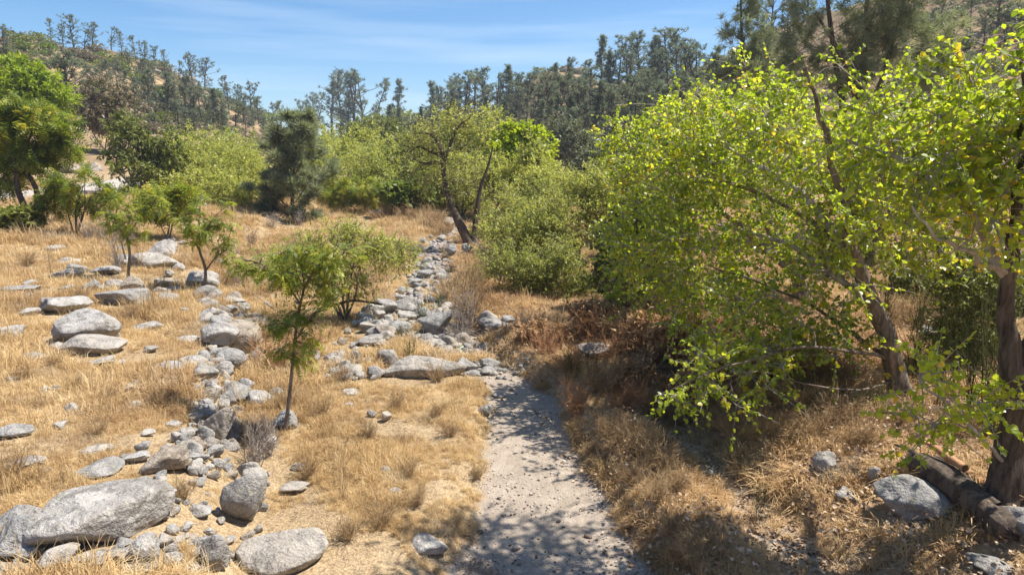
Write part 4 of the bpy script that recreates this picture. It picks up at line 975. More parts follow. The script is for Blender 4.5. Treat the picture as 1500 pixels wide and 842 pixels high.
# the gnarled tree on the bank
bo = pick(690, 356); Yo = bo[1]
lo = lambda pts, a, b: limb_px([(p[0], p[1], Yo + (p[2] if len(p) > 2 else 0)) for p in pts], a, b)
broadleaf('broadleaf_tree', 'gnarled tree with two dark trunks and half bare twisted limbs', 'tree', bo,
    [px_ell(640, 195, 40, 30, Yo), px_ell(610, 215, 26, 22, Yo), px_ell(668, 175, 26, 26, Yo), px_ell(655, 240, 50, 30, Yo), px_ell(625, 265, 30, 20, Yo), px_ell(690, 280, 30, 30, Yo + .5)], 41,
    n=230, twigs=6, per=4, tl=.6, leaf=.13, mat='willow', bark='bark_dark', show_twigs=True, twig_r=.009, sag=.22, tone=(.55, .2), rscale=1.1,
    limbs=[lo([(690, 360), (672, 325), (656, 290), (650, 250), (648, 225)], .21, .10), lo([(694, 358), (697, 320), (702, 285), (706, 268), (716, 240), (722, 215)], .15, .03),
           lo([(648, 228), (630, 222), (612, 215), (598, 225)], .09, .025), lo([(648, 226), (640, 205), (626, 195), (606, 196)], .12, .03), lo([(650, 235), (662, 205), (672, 185), (690, 172)], .11, .03), lo([(650, 245), (638, 238), (622, 240), (604, 232, .4)], .10, .025)])
for i_, (px_, Y_, top_, w_, t_) in enumerate([(255, 51, 205, 44, .5), (335, 47, 215, 50, .55), (375, 50, 225, 40, .45), (455, 50, 215, 36, .5), (485, 52, 210, 44, .6), (535, 50, 225, 46, .5), (610, 47, 225, 44, .45), (640, 50, 190, 44, .6), (675, 46, 235, 40, .55), (722, 43, 240, 44, .6), (800, 40, 255, 40, .55)]):
    h_ = 300 - top_
    bush('soft yellow green willow of the continuous thicket along the valley floor', px_, 305, [(px_, top_ + h_ * .25, w_ * .8, h_ * .28), (px_ - w_ * .5, top_ + h_ * .55, w_ * .7, h_ * .34), (px_ + w_ * .5, top_ + h_ * .5, w_ * .7, h_ * .36), (px_, top_ + h_ * .8, w_, h_ * .2)], 110 + i_, group='willow thicket on the valley floor', rank=px_, n=230, per=12, tl=1.1, leaf=.19, up=.55, Y=Y_, stems=4, tone=(t_, .2))
# right side thicket
TG = 'bushes of the thicket right of the creek'
bush('olive yellow bush leaning over the creek bed', 775, 400, [(770, 320, 45, 36), (735, 335, 28, 26), (800, 300, 30, 36), (760, 360, 40, 25)], 42, group=TG, n=384, per=9, tl=.6, leaf=0.137, up=.45, mat='willow', tone=(.4, .2), Y=29, stems=4, show_twigs=True)
bush('yellow green bush with bare twigs above the brush bank', 845, 400, [(840, 310, 45, 40), (870, 280, 34, 34), (820, 350, 40, 34), (880, 330, 30, 40)], 43, group=TG, n=425, per=9, tl=.55, leaf=0.137, up=.45, mat='willow', tone=(.5, .2), Y=26, stems=4, show_twigs=True)
bush('low feathery green bush on the brush bank', 830, 455, [(800, 395, 50, 30), (845, 385, 50, 40), (885, 410, 40, 32), (765, 405, 40, 26), (860, 435, 44, 24), (735, 385, 34, 30), (815, 425, 50, 24)], 44, group=TG, n=430, per=10, twigs=6, tl=.55, leaf=.105, up=.45, mat='willow', tone=(.35, .2), Y=21.5, stems=5, r0=.05, show_twigs=True)
bush('feathery yellow green bush filling the thicket beside the creek bend', 770, 420, [(755, 350, 40, 34), (790, 340, 40, 40), (730, 375, 30, 24), (820, 335, 34, 34)], 144, group=TG, n=260, per=10, twigs=6, tl=.6, leaf=.12, up=.45, mat='willow', tone=(.5, .2), Y=25, stems=4, r0=.05, show_twigs=True)
bush('dark green bush at the foot of the cottonwoods', 925, 440, [(920, 350, 40, 50), (945, 395, 45, 40), (900, 400, 34, 34), (960, 330, 40, 45), (990, 410, 50, 35), (1040, 420, 40, 30)], 45, group=TG, n=345, per=10, tl=.45, leaf=0.149, tmpl=LEAF_OVAL, mat='olive', tone=(.55, .2), Y=19.5, stems=5, r0=.06)
bush('gray green bush on the slope above the vivid cottonwood', 845, 255, [(835, 205, 38, 26), (815, 222, 22, 20), (860, 225, 26, 24)], 46, group=TG, n=162, per=10, tl=.9, leaf=0.38, mat='gray_shrub', Y=66, stems=3)
bush('broad gray green bush below the pine slope', 880, 290, [(880, 240, 32, 28), (905, 262, 26, 26), (858, 262, 26, 22)], 47, group=TG, n=162, per=10, tl=.8, leaf=0.32, mat='gray_shrub', Y=48, stems=3)
bush('yellow green bush behind the sapling with a bent dead branch', 505, 470, [(470, 380, 50, 30), (520, 372, 45, 30), (560, 390, 36, 28), (500, 410, 50, 26), (430, 375, 36, 26), (545, 420, 34, 16), (420, 395, 40, 24), (575, 375, 30, 24), (480, 350, 50, 20)], 48, n=445, per=8, tl=.5, leaf=0.109, up=.45, tmpl=LEAF_LANCE, mat='willow', tone=(.55, .22), stems=5, r0=.05, bark='bark', show_twigs=True, twig_r=.006, gate=.1)
bush('thin stemmed willow sapling clump between the two cottonwood trunks', 1425, 610, [(1415, 460, 45, 60), (1440, 530, 40, 60), (1390, 500, 30, 50), (1460, 420, 30, 50), (1400, 400, 40, 40)], 49, n=330, per=7, tl=.42, leaf=.10, mat='olive', tone=(.6, .2), stems=7, r0=.022, bark='stem_green', show_twigs=True, Y=11.5, twigs=4)
bush('pale willow bush overhanging the far bend of the creek', 735, 380, [(725, 300, 34, 26), (745, 325, 30, 26), (715, 345, 24, 18)], 71, group=TG, n=202, per=9, tl=.55, leaf=0.148, up=.45, mat='willow', tone=(.5, .2), Y=33, stems=3, show_twigs=True)
bush('yellow green bush between the olive bush and the cottonwoods', 905, 400, [(900, 270, 36, 34), (925, 300, 34, 30), (880, 260, 24, 22)], 72, group=TG, n=229, per=9, tl=.6, leaf=0.148, up=.45, mat='willow', tone=(.45, .2), Y=30, stems=3, show_twigs=True)
bush('yellow green willow between the lone dark pine and the road trees', 245, 320, [(245, 240, 34, 30), (225, 262, 28, 24), (262, 270, 28, 24)], 73, group=WB, n=202, per=10, tl=.7, leaf=0.218, up=.45, Y=50, stems=3, tone=(.45, .2))
bush('small willow just right of the lone dark pine', 452, 312, [(455, 262, 20, 28), (470, 285, 20, 18)], 74, group=WB, n=94, per=10, tl=.7, leaf=0.218, up=.45, Y=53, stems=2, tone=(.5, .2))
bush('olive green oak behind the yellow green willows in the valley gap', 540, 260, [(545, 192, 40, 18), (580, 200, 34, 16), (505, 198, 26, 14)], 75, n=150, per=10, tl=1.0, leaf=.42, mat='olive', Y=80, stems=3, tone=(.5, .2), **T)
bush('gray green twiggy bush on the open ground behind the cottonwood trunk', 1350, 470, [(1350, 425, 40, 26), (1385, 405, 36, 30), (1330, 395, 30, 24)], 81, n=150, per=7, tl=.5, leaf=.14, mat='olive', tone=(.6, .2), Y=17, stems=4, show_twigs=True, r0=.05)
bush('olive bush behind the thick dark trunk at the photo edge', 1460, 500, [(1465, 440, 40, 34), (1500, 420, 40, 40), (1440, 400, 34, 30)], 82, n=170, per=7, tl=.5, leaf=.13, mat='olive', tone=(.5, .2), Y=15, stems=4, show_twigs=True, r0=.05)
bush('pale green bush on the slope behind the leaning cottonwood', 1240, 440, [(1235, 390, 45, 30), (1270, 370, 36, 30), (1200, 400, 30, 22)], 83, n=150, per=7, tl=.6, leaf=.16, mat='olive', tone=(.8, .2), Y=21, stems=4, show_twigs=True, r0=.05)
bush('thin leafy shoots round the foot of the thick dark trunk', 1440, 700, [(1420, 640, 24, 40), (1450, 600, 22, 40), (1495, 640, 20, 40)], 84, n=60, per=5, twigs=4, tl=.25, leaf=.065, mat='cottonwood', tmpl=LEAF_HEART, tone=(.6, .2), Y=8.9, stems=5, show_twigs=True, r0=.012, bark='stem_green', twig_r=.003)
RB = 'rust brown dead bushes'
for i_, (px_, py_, rx_, ry_) in enumerate([(1000, 505, 46, 30), (1050, 490, 44, 34), (955, 490, 34, 28), (870, 470, 34, 20), (925, 540, 36, 22), (1090, 530, 44, 26), (1160, 520, 44, 28), (1020, 570, 44, 20), (800, 485, 30, 16)]):
    bush('rust brown dead leaved bush under the thicket', px_, py_ + ry_, [(px_, py_, rx_, ry_), (px_ + rx_ * .5, py_ + 4, rx_ * .7, ry_ * .7), (px_ - rx_ * .5, py_ + 6, rx_ * .6, ry_ * .7)], 90 + i_, n=70, per=7, twigs=6, tl=.35, leaf=.15, mat='rust_leaf', bark='twig_red', stems=5, r0=.02, show_twigs=True, twig_r=.006, group=RB, rank=px_, droop=.5)
# left side
bush('big leafy tree with two dark trunks beside the road', 55, 334, [(40, 200, 48, 36), (75, 190, 30, 26), (15, 235, 36, 36), (78, 232, 34, 24), (35, 170, 34, 22), (108, 235, 20, 16), (0, 270, 16, 14)], 51, n=190, per=5, twigs=4, tl=.45, leaf=.42, tmpl=LEAF_FROND_FAR, mat='ailanthus', tone=(.58, .2), r0=.17, stems=2, bark='bark_dark', **T)
bush('bright yellow green rounded tree behind the road at the photo edge', 40, 235, [(45, 125, 40, 30), (15, 110, 30, 26), (75, 145, 28, 30), (20, 150, 45, 34), (85, 160, 18, 24)], 52, n=351, per=11, tl=.8, leaf=0.38, mat='vivid', tone=(.42, .2), Y=60, r0=.2, **T)
bush('olive green tree with several thin trunks beside the road', 205, 284, [(205, 215, 45, 34), (170, 215, 32, 28), (235, 225, 32, 32), (205, 245, 45, 22), (185, 190, 30, 18)], 53, gate=.05, n=310, per=10, tl=.6, leaf=0.32, mat='olive', tone=(.45, .22), Y=47, stems=5, r0=.07, **T)
bush('clump of thin trunked leafy trees below the road', 112, 347, [(115, 275, 34, 26), (90, 290, 24, 22), (140, 295, 28, 22)], 54, n=56, per=6, leaf=.36, tl=.4, tmpl=LEAF_FROND_FAR, mat='ailanthus', tone=(.62, .2), stems=5, r0=.055, bark='bark_dark', **T)
bush('yellow topped leafy clump between the two small saplings', 245, 350, [(240, 300, 28, 18), (265, 292, 20, 16), (220, 300, 16, 12)], 55, n=60, per=6, leaf=.42, tl=.4, tmpl=LEAF_FROND_FAR, mat='ailanthus', tone=(.75, .2), stems=4, r0=.04)
bush('brown leaved tree below the hillside above the road', 155, 200, [(155, 140, 32, 26), (140, 165, 32, 26), (172, 165, 30, 26), (155, 180, 40, 16)], 56, n=202, per=9, tl=.9, leaf=0.42, mat='brown_shrub', Y=72, show_twigs=True, twig_r=.015, **T)
bush('low green bush at the photo edge below the road', 10, 345, [(15, 322, 30, 12), (40, 318, 20, 10)], 58, n=46, per=8, leaf=.3, tl=.35, tmpl=LEAF_OVAL, mat='olive', tone=(.7, .15), stems=3, r0=.03)
# the lone dark pine
bp = at(425, 322, 42); bp[2] = H(bp[0], bp[1])
def single_pine(label, base, height, seed, kind, per, ln, wid, mat='gray_pine', rot=0.0, wide=1.0, cat='pine tree'):
    p = pine_proto(kind, seed, per=per, h=1.0, ln=ln, wid=wid, mat=mat, bark='bark_dark')
    o = place_proto(p, base, (height * wide, height * wide, height), rot, label, cat, None, None); PENDING.pop(); return o
single_pine('lone dark rounded pine standing among the yellow green willows', bp, (322 - 182) * pxm(42) * 1.0, 3, 'dome', 130, .085, .0034, 'gray_pine', .5, 1.2)

# the big pines behind the cottonwoods
def big_pine(label, px, Y, stems_, ells, seed, n, per=40, ln=.42, wid=.010):
    rng = np.random.default_rng(seed); b = at(px, 330, Y); b[2] = H(b[0], b[1])
    root = thing('pine_tree', label, 'pine tree', b); nodes = []
    for i, pts in enumerate(stems_):
        q = smooth_path([b + (0, 0, -.2)] + [at(x, y, Y + d) for x, y, d in pts], 14); r_ = np.linspace(.20, .04, 14)
        W = Wood(); W.add(q, r_, 8); W.build('trunk' if i == 0 else 'limb', M['bark_dark'], root, b); nodes.append(q[3:])
    bw = Wood(); E_ = [px_ell(q[0], q[1], q[2], q[3], Y + (q[4] if len(q) > 4 else 0)) for q in ells]; cen = crown_centres(E_, n, rng, .3, .25)
    dirs = connect(bw, np.vstack(nodes), np.full(len(np.vstack(nodes)), .08), cen, rng, rscale=.7, rmin=.012, sag=.06)
    o = bw.build('branches', M['bark_dark'], root, b); o['kind'] = 'stuff'
    C = np.repeat(cen, 3, 0) + rng.normal(0, .22, (len(cen) * 3, 3)); D = np.repeat(dirs, 3, 0) + np.array((0, 0, .35))
    V, F, cl = pine_needles(C, unit(D + rng.normal(0, .3, D.shape)), rng, per, ln, wid, .55)
    c = link('crown', make_mesh('crown', V - b, [F], M['gray_pine'], face_attrs={'tone': cl}), root); c['kind'] = 'stuff'
big_pine('tall gray pine with several dark stems rising behind the cottonwoods', 1250, 27, [[(1240, 200, 0), (1225, 100, 0), (1212, 0, 0), (1205, -90, 0)], [(1255, 190, .3), (1265, 90, .3), (1270, 0, .4), (1280, -100, .4)], [(1275, 180, 0), (1300, 90, 0), (1325, 0, .2)], [(1262, 210, -.3), (1240, 100, -.6), (1195, 20, -.8)]],
         [(1205, 30, 50, 60), (1260, 10, 60, 70), (1320, 30, 45, 50), (1180, 100, 40, 40), (1300, 110, 60, 50), (1230, 110, 40, 40), (1350, 130, 40, 30), (1250, -90, 80, 60), (1160, 40, 30, 40), (1360, 60, 50, 60), (1290, 60, 50, 50), (1220, 60, 50, 40), (1410, 150, 50, 40), (1130, 120, 40, 40), (1330, -40, 60, 50)], 61, 360, per=46)
big_pine('gray pine with drooping tufts left of the many stemmed pine', 1085, 40, [[(1085, 200, 0), (1088, 100, 0), (1085, 0, 0), (1090, -50, 0)]], [(1085, 20, 24, 34), (1072, 70, 22, 28), (1105, 60, 26, 34), (1088, 120, 34, 34), (1062, 95, 18, 22), (1110, 0, 18, 30), (1120, 110, 34, 40)], 62, 150, per=40, ln=.46, wid=.014)
big_pine('gray pine with a brush like tuft right of the many stemmed pine', 1385, 34, [[(1385, 230, 0), (1390, 130, 0), (1398, 40, 0)], [(1380, 220, 0), (1345, 150, 0), (1330, 100, 0)]], [(1400, 40, 14, 20), (1390, 110, 30, 26), (1370, 150, 36, 24), (1420, 130, 30, 24), (1355, 110, 22, 22), (1400, 175, 50, 24)], 63, 90, per=40, ln=.45, wid=.011)
# ------------------------------------------------------------------ pines and shrubs on the hills
PINES = {k: [pine_proto(k, 700 + 10 * i + j, per=20, ln=.047, wid=.0032) for j in range(3)] for i, k in enumerate(('spire', 'open', 'round', 'leaning', 'broad'))}
HSHRUB = {m: [bush_proto(800 + i, m, n=650, leaf=.17) for i in range(3)] for m in ('gray_shrub', 'brown_shrub', 'olive', 'dark_green')}
_hr = np.random.default_rng(5)
WORD = {'spire': 'spire shaped pine', 'open': 'open crowned gray pine', 'round': 'round topped pine', 'leaning': 'thin leaning pine', 'broad': 'broad bushy pine'}
def hpine(px, top, base, kind, where, group):
    p = pick(px, base); Y = p[1]; hgt = max((base - top) * Y / FPX / (CP * CP) * 1.0, 2.5)
    f = PINES[kind]; i = int(_hr.integers(len(f)))
    place_proto(f[i], p - (0, 0, .2), (hgt * _hr.uniform(.95, 1.5) / 10, hgt * _hr.uniform(.95, 1.5) / 10, hgt / 10), _hr.uniform(0, 6.3) if kind != 'leaning' else _hr.choice([0.2, 2.9]), f'{WORD[kind]} {where}', 'pine tree', group, px)
SW = {'gray_shrub': 'gray green shrub', 'brown_shrub': 'brown shrub', 'olive': 'olive green shrub', 'dark_green': 'dark green shrub'}
def hshrub(px, py, wpx, mat, where, group, tall=.85):
    p = pick(px, py); s = wpx * pxm(p[1]) / 2 / .85
    place_proto(HSHRUB[mat][int(_hr.integers(3))], p, (s, s, s * tall * _hr.uniform(.85, 1.3)), _hr.uniform(0, 6.3), f'{SW[mat]} {where}', 'shrub', group, px)

CR = 'on the skyline of the high grassy hill'
for a in [(8, 43, 88, 'round'), (75, 28, 60, 'open'), (92, 28, 60, 'round'), (111, 30, 82, 'open'), (136, 37, 74, 'round'), (124, 48, 80, 'open'), (163, 41, 72, 'open'), (179, 48, 76, 'open'), (200, 56, 94, 'open'), (213, 65, 98, 'round'), (226, 70, 98, 'open'), (243, 76, 102, 'open')]:
    hpine(*a, CR, 'pines on the high hill skyline')
CR2 = 'on the lower skyline above the valley gap'
for a in [(262, 92, 118, 'open'), (283, 84, 130, 'round'), (300, 90, 134, 'round'), (335, 114, 152, 'open'), (351, 127, 162, 'round'), (367, 124, 168, 'open'), (379, 146, 182, 'round'), (400, 153, 186, 'open'), (412, 152, 190, 'open'), (424, 165, 192, 'open')]:
    hpine(*a, CR2, 'pines on the lower skyline')
GAP = 'against the sky in the gap of the valley'
for a in [(452, 150, 205, 'open'), (464, 148, 205, 'round'), (487, 120, 200, 'open'), (500, 116, 200, 'round'), (519, 113, 200, 'open'), (533, 118, 198, 'open'), (548, 107, 178, 'leaning'), (581, 118, 182, 'spire'), (634, 127, 190, 'spire'), (509, 140, 202, 'broad')]:
    hpine(*a, GAP, 'pines in the gap')
BAND = 'on the low wooded ridge below the rocky knob'
for a in [(660, 128, 190, 'open'), (680, 113, 195, 'round'), (694, 120, 192, 'open'), (713, 109, 188, 'open'), (728, 112, 190, 'open'), (741, 104, 188, 'spire'), (756, 116, 190, 'open'), (650, 140, 188, 'round'), (668, 135, 192, 'spire'), (772, 112, 178, 'open')]:
    hpine(*a, BAND, 'pines on the low ridge')
KN = 'on the wooded slope right of the rocky knob'
for a in [(868, 92, 150, 'open'), (881, 62, 135, 'spire'), (893, 85, 140, 'open'), (906, 78, 140, 'round'), (924, 57, 135, 'open'), (938, 60, 138, 'round'), (950, 74, 140, 'open'), (963, 62, 140, 'spire'), (976, 55, 140, 'round'), (992, 60, 150, 'round'), (1006, 66, 155, 'round'), (1020, 70, 160, 'open'), (1038, 85, 165, 'round')]:
    hpine(*a, KN, 'pines right of the knob')
MS = 'halfway down the slope below the rocky knob'
for a in [(775, 128, 192, 'leaning'), (788, 130, 185, 'open'), (806, 112, 188, 'round'), (820, 116, 190, 'open'), (833, 112, 190, 'open'), (848, 120, 195, 'round'), (862, 130, 200, 'open'), (878, 128, 205, 'broad'), (897, 130, 205, 'open'), (915, 120, 200, 'round'), (790, 150, 200, 'spire'), (812, 140, 200, 'spire')]:
    hpine(*a, MS, 'pines below the knob')
LS = 'low on the slope above the gray green bushes'
for a in [(930, 130, 215, 'open'), (948, 125, 210, 'round'), (966, 130, 218, 'broad'), (985, 128, 225, 'open'), (1003, 120, 215, 'round'), (1022, 130, 225, 'broad'), (1045, 118, 215, 'open'), (905, 170, 222, 'spire'), (884, 175, 225, 'open'), (940, 180, 240, 'broad'), (860, 165, 215, 'open'), (845, 160, 210, 'broad'), (1060, 130, 220, 'open')]:
    hpine(*a, LS, 'pines low on the slope')
HS = 'on the face of the high grassy hill'
for a in [(112, 88, 185, 'open'), (100, 92, 182, 'broad'), (200, 125, 178, 'open'), (218, 108, 165, 'round'), (232, 118, 165, 'open'), (245, 112, 172, 'spire'), (258, 125, 180, 'open'), (272, 108, 160, 'open'), (285, 130, 182, 'round'), (297, 138, 190, 'open'), (312, 134, 186, 'spire'), (326, 150, 192, 'round'), (345, 152, 194, 'open'), (230, 150, 195, 'open'), (205, 152, 190, 'broad')]:
    hpine(*a, HS, 'pines on the hill face')
for a in [(130, 100, 150, 'open'), (160, 92, 128, 'round'), (177, 96, 130, 'open'), (190, 78, 110, 'open'), (208, 90, 122, 'broad'), (247, 92, 124, 'open'), (262, 152, 198, 'round'), (277, 160, 198, 'open'), (360, 165, 198, 'round'), (385, 175, 200, 'broad')]:
    hpine(*a, 'among the shrubs of the high grassy hill', 'pines among the hill shrubs')
RH = 'on the dry hillside behind the brush tufted pine'
for a in [(1330, -10, 60, 'round'), (1375, -30, 40, 'open'), (1420, 0, 60, 'open'), (1440, 20, 75, 'round'), (1462, -20, 40, 'broad'), (1490, 10, 60, 'open'), (1350, 60, 130, 'open'), (1420, 80, 140, 'broad'), (1150, 20, 100, 'round'), (1120, 0, 110, 'open'), (1180, -30, 70, 'open'), (1450, 95, 150, 'open')]:
    hpine(*a, RH, 'pines on the near hillside')

def shrub_zone(n, box, where, group, mats, lo, hi, seed, gap):
    r = np.random.default_rng(seed); done = []; tries = 0
    while len(done) < n and tries < 900:
        tries += 1; px, py = r.uniform(box[0], box[1]), r.uniform(box[2], box[3]); d = ray(px, py)
        az = math.atan2(d[0], d[1]); 
        if d[2] / math.hypot(d[0], d[1]) > np.interp(az, RDG_AZ, RDG_T) - .002: continue
        if any(abs(px - a) < gap and abs(py - b) < gap * .6 for a, b in done): continue
        done.append((px, py)); hshrub(px, py, r.uniform(lo, hi), mats[int(r.integers(len(mats)))], where, group)
def pine_zone(n, box, hpx, where, group, seed, kinds=('open', 'round', 'spire', 'open')):
    r = np.random.default_rng(seed); done = []; tries = 0
    while len(done) < n and tries < 900:
        tries += 1; px, py = r.uniform(box[0], box[1]), r.uniform(box[2], box[3]); d = ray(px, py)
        if d[2] / math.hypot(d[0], d[1]) > np.interp(math.atan2(d[0], d[1]), RDG_AZ, RDG_T) - .003: continue
        if any(abs(px - a) < 11 and abs(py - b) < 10 for a, b in done): continue
        done.append((px, py)); hpine(px, py - r.uniform(*hpx), py, kinds[int(r.integers(len(kinds)))], where, group)
pine_zone(22, (640, 800, 165, 205), (34, 62), 'crowded under the low wooded ridge', 'crowded ridge pines', 21)
pine_zone(24, (800, 960, 140, 210), (40, 66), 'crowded on the middle slope', 'crowded middle slope pines', 22)
pine_zone(22, (950, 1100, 140, 235), (46, 80), 'crowded by the gray pine', 'crowded pines by the gray pine', 23)
pine_zone(11, (110, 270, 110, 190), (22, 42), 'scattered on the grassy hill', 'scattered hill pines', 24)
pine_zone(11, (270, 430, 150, 200), (24, 44), 'scattered toward the valley gap', 'scattered pines by the gap', 25)
pine_zone(14, (430, 660, 185, 205), (22, 44), 'low in the valley gap', 'low pines in the gap', 26)
G4 = ['gray_shrub', 'brown_shrub', 'olive', 'gray_shrub', 'dark_green']
shrub_zone(15, (0, 130, 58, 100), 'high on the grassy hill', 'shrubs high on the hill', G4, 18, 34, 1, 10)
shrub_zone(15, (130, 260, 80, 125), 'below the skyline pines of the grassy hill', 'shrubs below the skyline', G4, 18, 34, 2, 10)
shrub_zone(17, (120, 300, 125, 165), 'midway down the grassy hill', 'shrubs midway down the hill', G4, 20, 36, 3, 11)
shrub_zone(17, (190, 400, 160, 200), 'at the foot of the grassy hill', 'shrubs at the hill foot', G4, 20, 38, 4, 11)
shrub_zone(12, (290, 430, 140, 185), 'beside the rock outcrops of the grassy hill', 'shrubs by the outcrops', G4, 16, 28, 6, 9)
shrub_zone(16, (440, 660, 180, 215), 'in the valley gap below the pines', 'shrubs in the gap', ['olive', 'gray_shrub', 'dark_green'], 24, 46, 7, 14)
shrub_zone(16, (640, 800, 170, 215), 'on the rust brown ground under the ridge pines', 'shrubs under the ridge pines', ['gray_shrub', 'brown_shrub', 'dark_green'], 16, 30, 8, 11)
shrub_zone(18, (790, 960, 120, 215), 'among the pines of the wooded slope', 'shrubs among the slope pines', ['gray_shrub', 'brown_shrub', 'dark_green'], 16, 32, 9, 12)
shrub_zone(18, (900, 1100, 150, 260), 'low on the wooded slope', 'shrubs low on the slope', ['gray_shrub', 'brown_shrub', 'dark_green'], 22, 42, 10, 14)
shrub_zone(18, (1290, 1500, 10, 150), 'on the dry hillside behind the cottonwoods', 'shrubs on the near hillside', ['gray_shrub', 'brown_shrub', 'olive'], 22, 46, 12, 16)
shrub_zone(16, (1200, 1500, 230, 420), 'on the open ground behind the cottonwoods', 'shrubs behind the cottonwoods', ['gray_shrub', 'olive', 'brown_shrub'], 26, 60, 13, 26)
for px, py, w_ in [(790, 103, 17), (812, 94, 13), (778, 110, 14), (822, 103, 12)]: hshrub(px, py, w_, 'olive', 'on top of the rocky knob', 'shrubs on the knob', 1.1)
hshrub(601, 178, 44, 'dark_green', 'domed against the sky left of the ridge pines', None, 1.0)
hshrub(590, 190, 60, 'olive', 'spreading below the domed one', None, .9)
hshrub(533, 196, 30, 'brown_shrub', 'pale and bare in the valley gap', None, .9)

# outcrops on the hills
def outcrop(px, py, wpx, hpx, label, mat, rank=None, group=None):
    p = pick(px, py); k = pxm(p[1]); o = link('rock_outcrop', ROCKS[mat][int(_hr.integers(8))])
    o.location = [float(a) for a in (p[0], p[1], p[2] + hpx * k * .15)]; o.scale = (wpx * k / 2, wpx * k * .4, hpx * k * .62); o.rotation_euler = (0, _hr.normal(0, .2), _hr.uniform(-.5, .5))
    tag(o, label, 'rock', group)
    if rank: PENDING.append((o, label, rank))
for q in [(236, 100, 26, 14), (228, 108, 16, 8), (278, 122, 22, 14), (288, 128, 16, 12), (250, 112, 12, 8), (215, 116, 14, 7), (300, 140, 12, 8)]:
    outcrop(*q, 'dark rock outcrop below the skyline of the grassy hill', 'granite_brown', q[0], 'outcrops on the grassy hill')
for q in [(838, 96, 8, 12), (826, 104, 22, 10), (846, 108, 18, 12), (815, 108, 14, 8), (852, 116, 12, 8)]:
    outcrop(*q, 'tan rock on the crown of the knob', 'granite_brown', q[0], 'rocks on the knob')
for q in [(896, 158, 14, 8), (985, 205, 12, 8), (330, 165, 12, 7), (130, 255, 40, 18), (147, 248, 26, 14), (95, 262, 30, 14)][:3]:
    outcrop(*q, 'pale rock showing between the hillside pines', 'granite', q[0], 'rocks between the pines')
for q in [(112, 254, 34, 18), (140, 250, 26, 20), (92, 252, 24, 14)]:
    outcrop(*q, 'tan boulder on the far edge of the road', 'granite_brown', q[0], 'boulders beside the road')
# ------------------------------------------------------------------ dry brush, weeds, the log
_br_ = np.random.default_rng(9)
DRY = {'bare_shrub': [twig_proto(900 + i, 'bare_shrub', 'twig_gray', 16, .55, 10, .010, 1.0) for i in range(3)],
       'rust_shrub': [twig_proto(910 + i, 'dry_shrub', 'twig_red', 30, 1.1, 14, .009, 1.0, .4) for i in range(3)],
       'brown_shrub': [twig_proto(920 + i, 'dry_shrub', 'twig_brown', 34, 1.0, 14, .009, 1.0, .35) for i in range(3)],
       'tangle': [twig_proto(930 + i, 'brush_tangle', 'twig_gray', 30, 2.2, 12, .010, 1.0, .8) for i in range(3)],
       'weed': [twig_proto(940 + i, 'dry_weed', 'twig_brown', 6, .22, 9, .008, 1.0, .12) for i in range(3)],
       'green_weed': [twig_proto(950 + i, 'tall_weed', 'stem_green', 9, .30, 12, .008, 1.0, .12) for i in range(2)]}
def dry(px, py, hpx, kind, label, group=None, rank=None, wide=1.0, cat='dry shrub', lift=0.0):
    p = pick(px, py); h = hpx * pxm(p[1]) / CP; p[2] += lift
    o = place_proto(DRY[kind][int(_br_.integers(len(DRY[kind])))], p, (h * wide, h * wide, h), _br_.uniform(0, 6.3), label, cat, group, rank)
    if rank is None: PENDING.pop()
    return o
dry(372, 690, 95, 'bare_shrub', 'bare gray shrub beside the gap in the rock bank', wide=.9)
dry(392, 668, 70, 'bare_shrub', 'smaller bare gray shrub left of the nearest sapling')
dry(345, 640, 40, 'bare_shrub', 'low bare gray shrub above the tilted gray boulder')
dry(405, 545, 75, 'rust_shrub', 'reddish bare shrub behind the nearest sapling', wide=.8)
dry(450, 540, 90, 'rust_shrub', 'reddish bare shrub right of the trunk of the nearest sapling', wide=.6)
dry(385, 500, 55, 'brown_shrub', 'brown bare shrub between the brown slab boulder and the sapling', wide=.9)
dry(682, 488, 85, 'bare_shrub', 'upright dead tussock standing over the creek slab', wide=.7, cat='dead tussock')
dry(688, 480, 110, 'brown_shrub', 'tall feathery brown weed rising from the dead tussock', wide=.45)
dry(672, 495, 45, 'tangle', 'drooping gray stalks at the foot of the dead tussock', wide=.8)
dry(700, 420, 55, 'brown_shrub', 'brown weed behind the dead tussock', wide=.9)
dry(660, 440, 45, 'brown_shrub', 'brown weed in the middle of the creek bed')
dry(720, 400, 60, 'bare_shrub', 'pale brown weed at the edge of the thicket')
dry(500, 735, 145, 'weed', 'tall thin bare stalk standing in the golden grass', wide=.35)
dry(490, 720, 90, 'weed', 'shorter thin stalk beside the tall bare stalk', wide=.35)
dry(75, 412, 70, 'weed', 'thin pale bare sapling on the grassy slope', wide=.5)
dry(60, 710, 60, 'weed', 'thin brown weeds behind the biggest boulder', wide=.9)
dry(95, 715, 50, 'weed', 'low brown weed just behind the biggest boulder', wide=.9)
dry(205, 395, 45, 'weed', 'bare twiggy weed beside the broad pale outcrop', wide=.7)
dry(175, 400, 55, 'bare_shrub', 'bare branched shrub left of the sapling by the round boulder', wide=.7)
dry(240, 425, 40, 'weed', 'small dark weed right of the round dark boulder', wide=.6)
dry(620, 470, 35, 'green_weed', 'small green weed between the rocks of the creek', wide=1.2, cat='weed')
dry(640, 460, 40, 'green_weed', 'green weed beside the largest creek slab', wide=1.1, cat='weed')
dry(590, 500, 34, 'green_weed', 'grayish green weed in front of the creek rocks', wide=1.2, cat='weed')
dry(600, 530, 40, 'green_weed', 'green stalked weed behind the long low slab', wide=1.0, cat='weed')
dry(845, 605, 62, 'rust_shrub', 'rust colored dead bush at the edge of the sandy path', wide=.75)
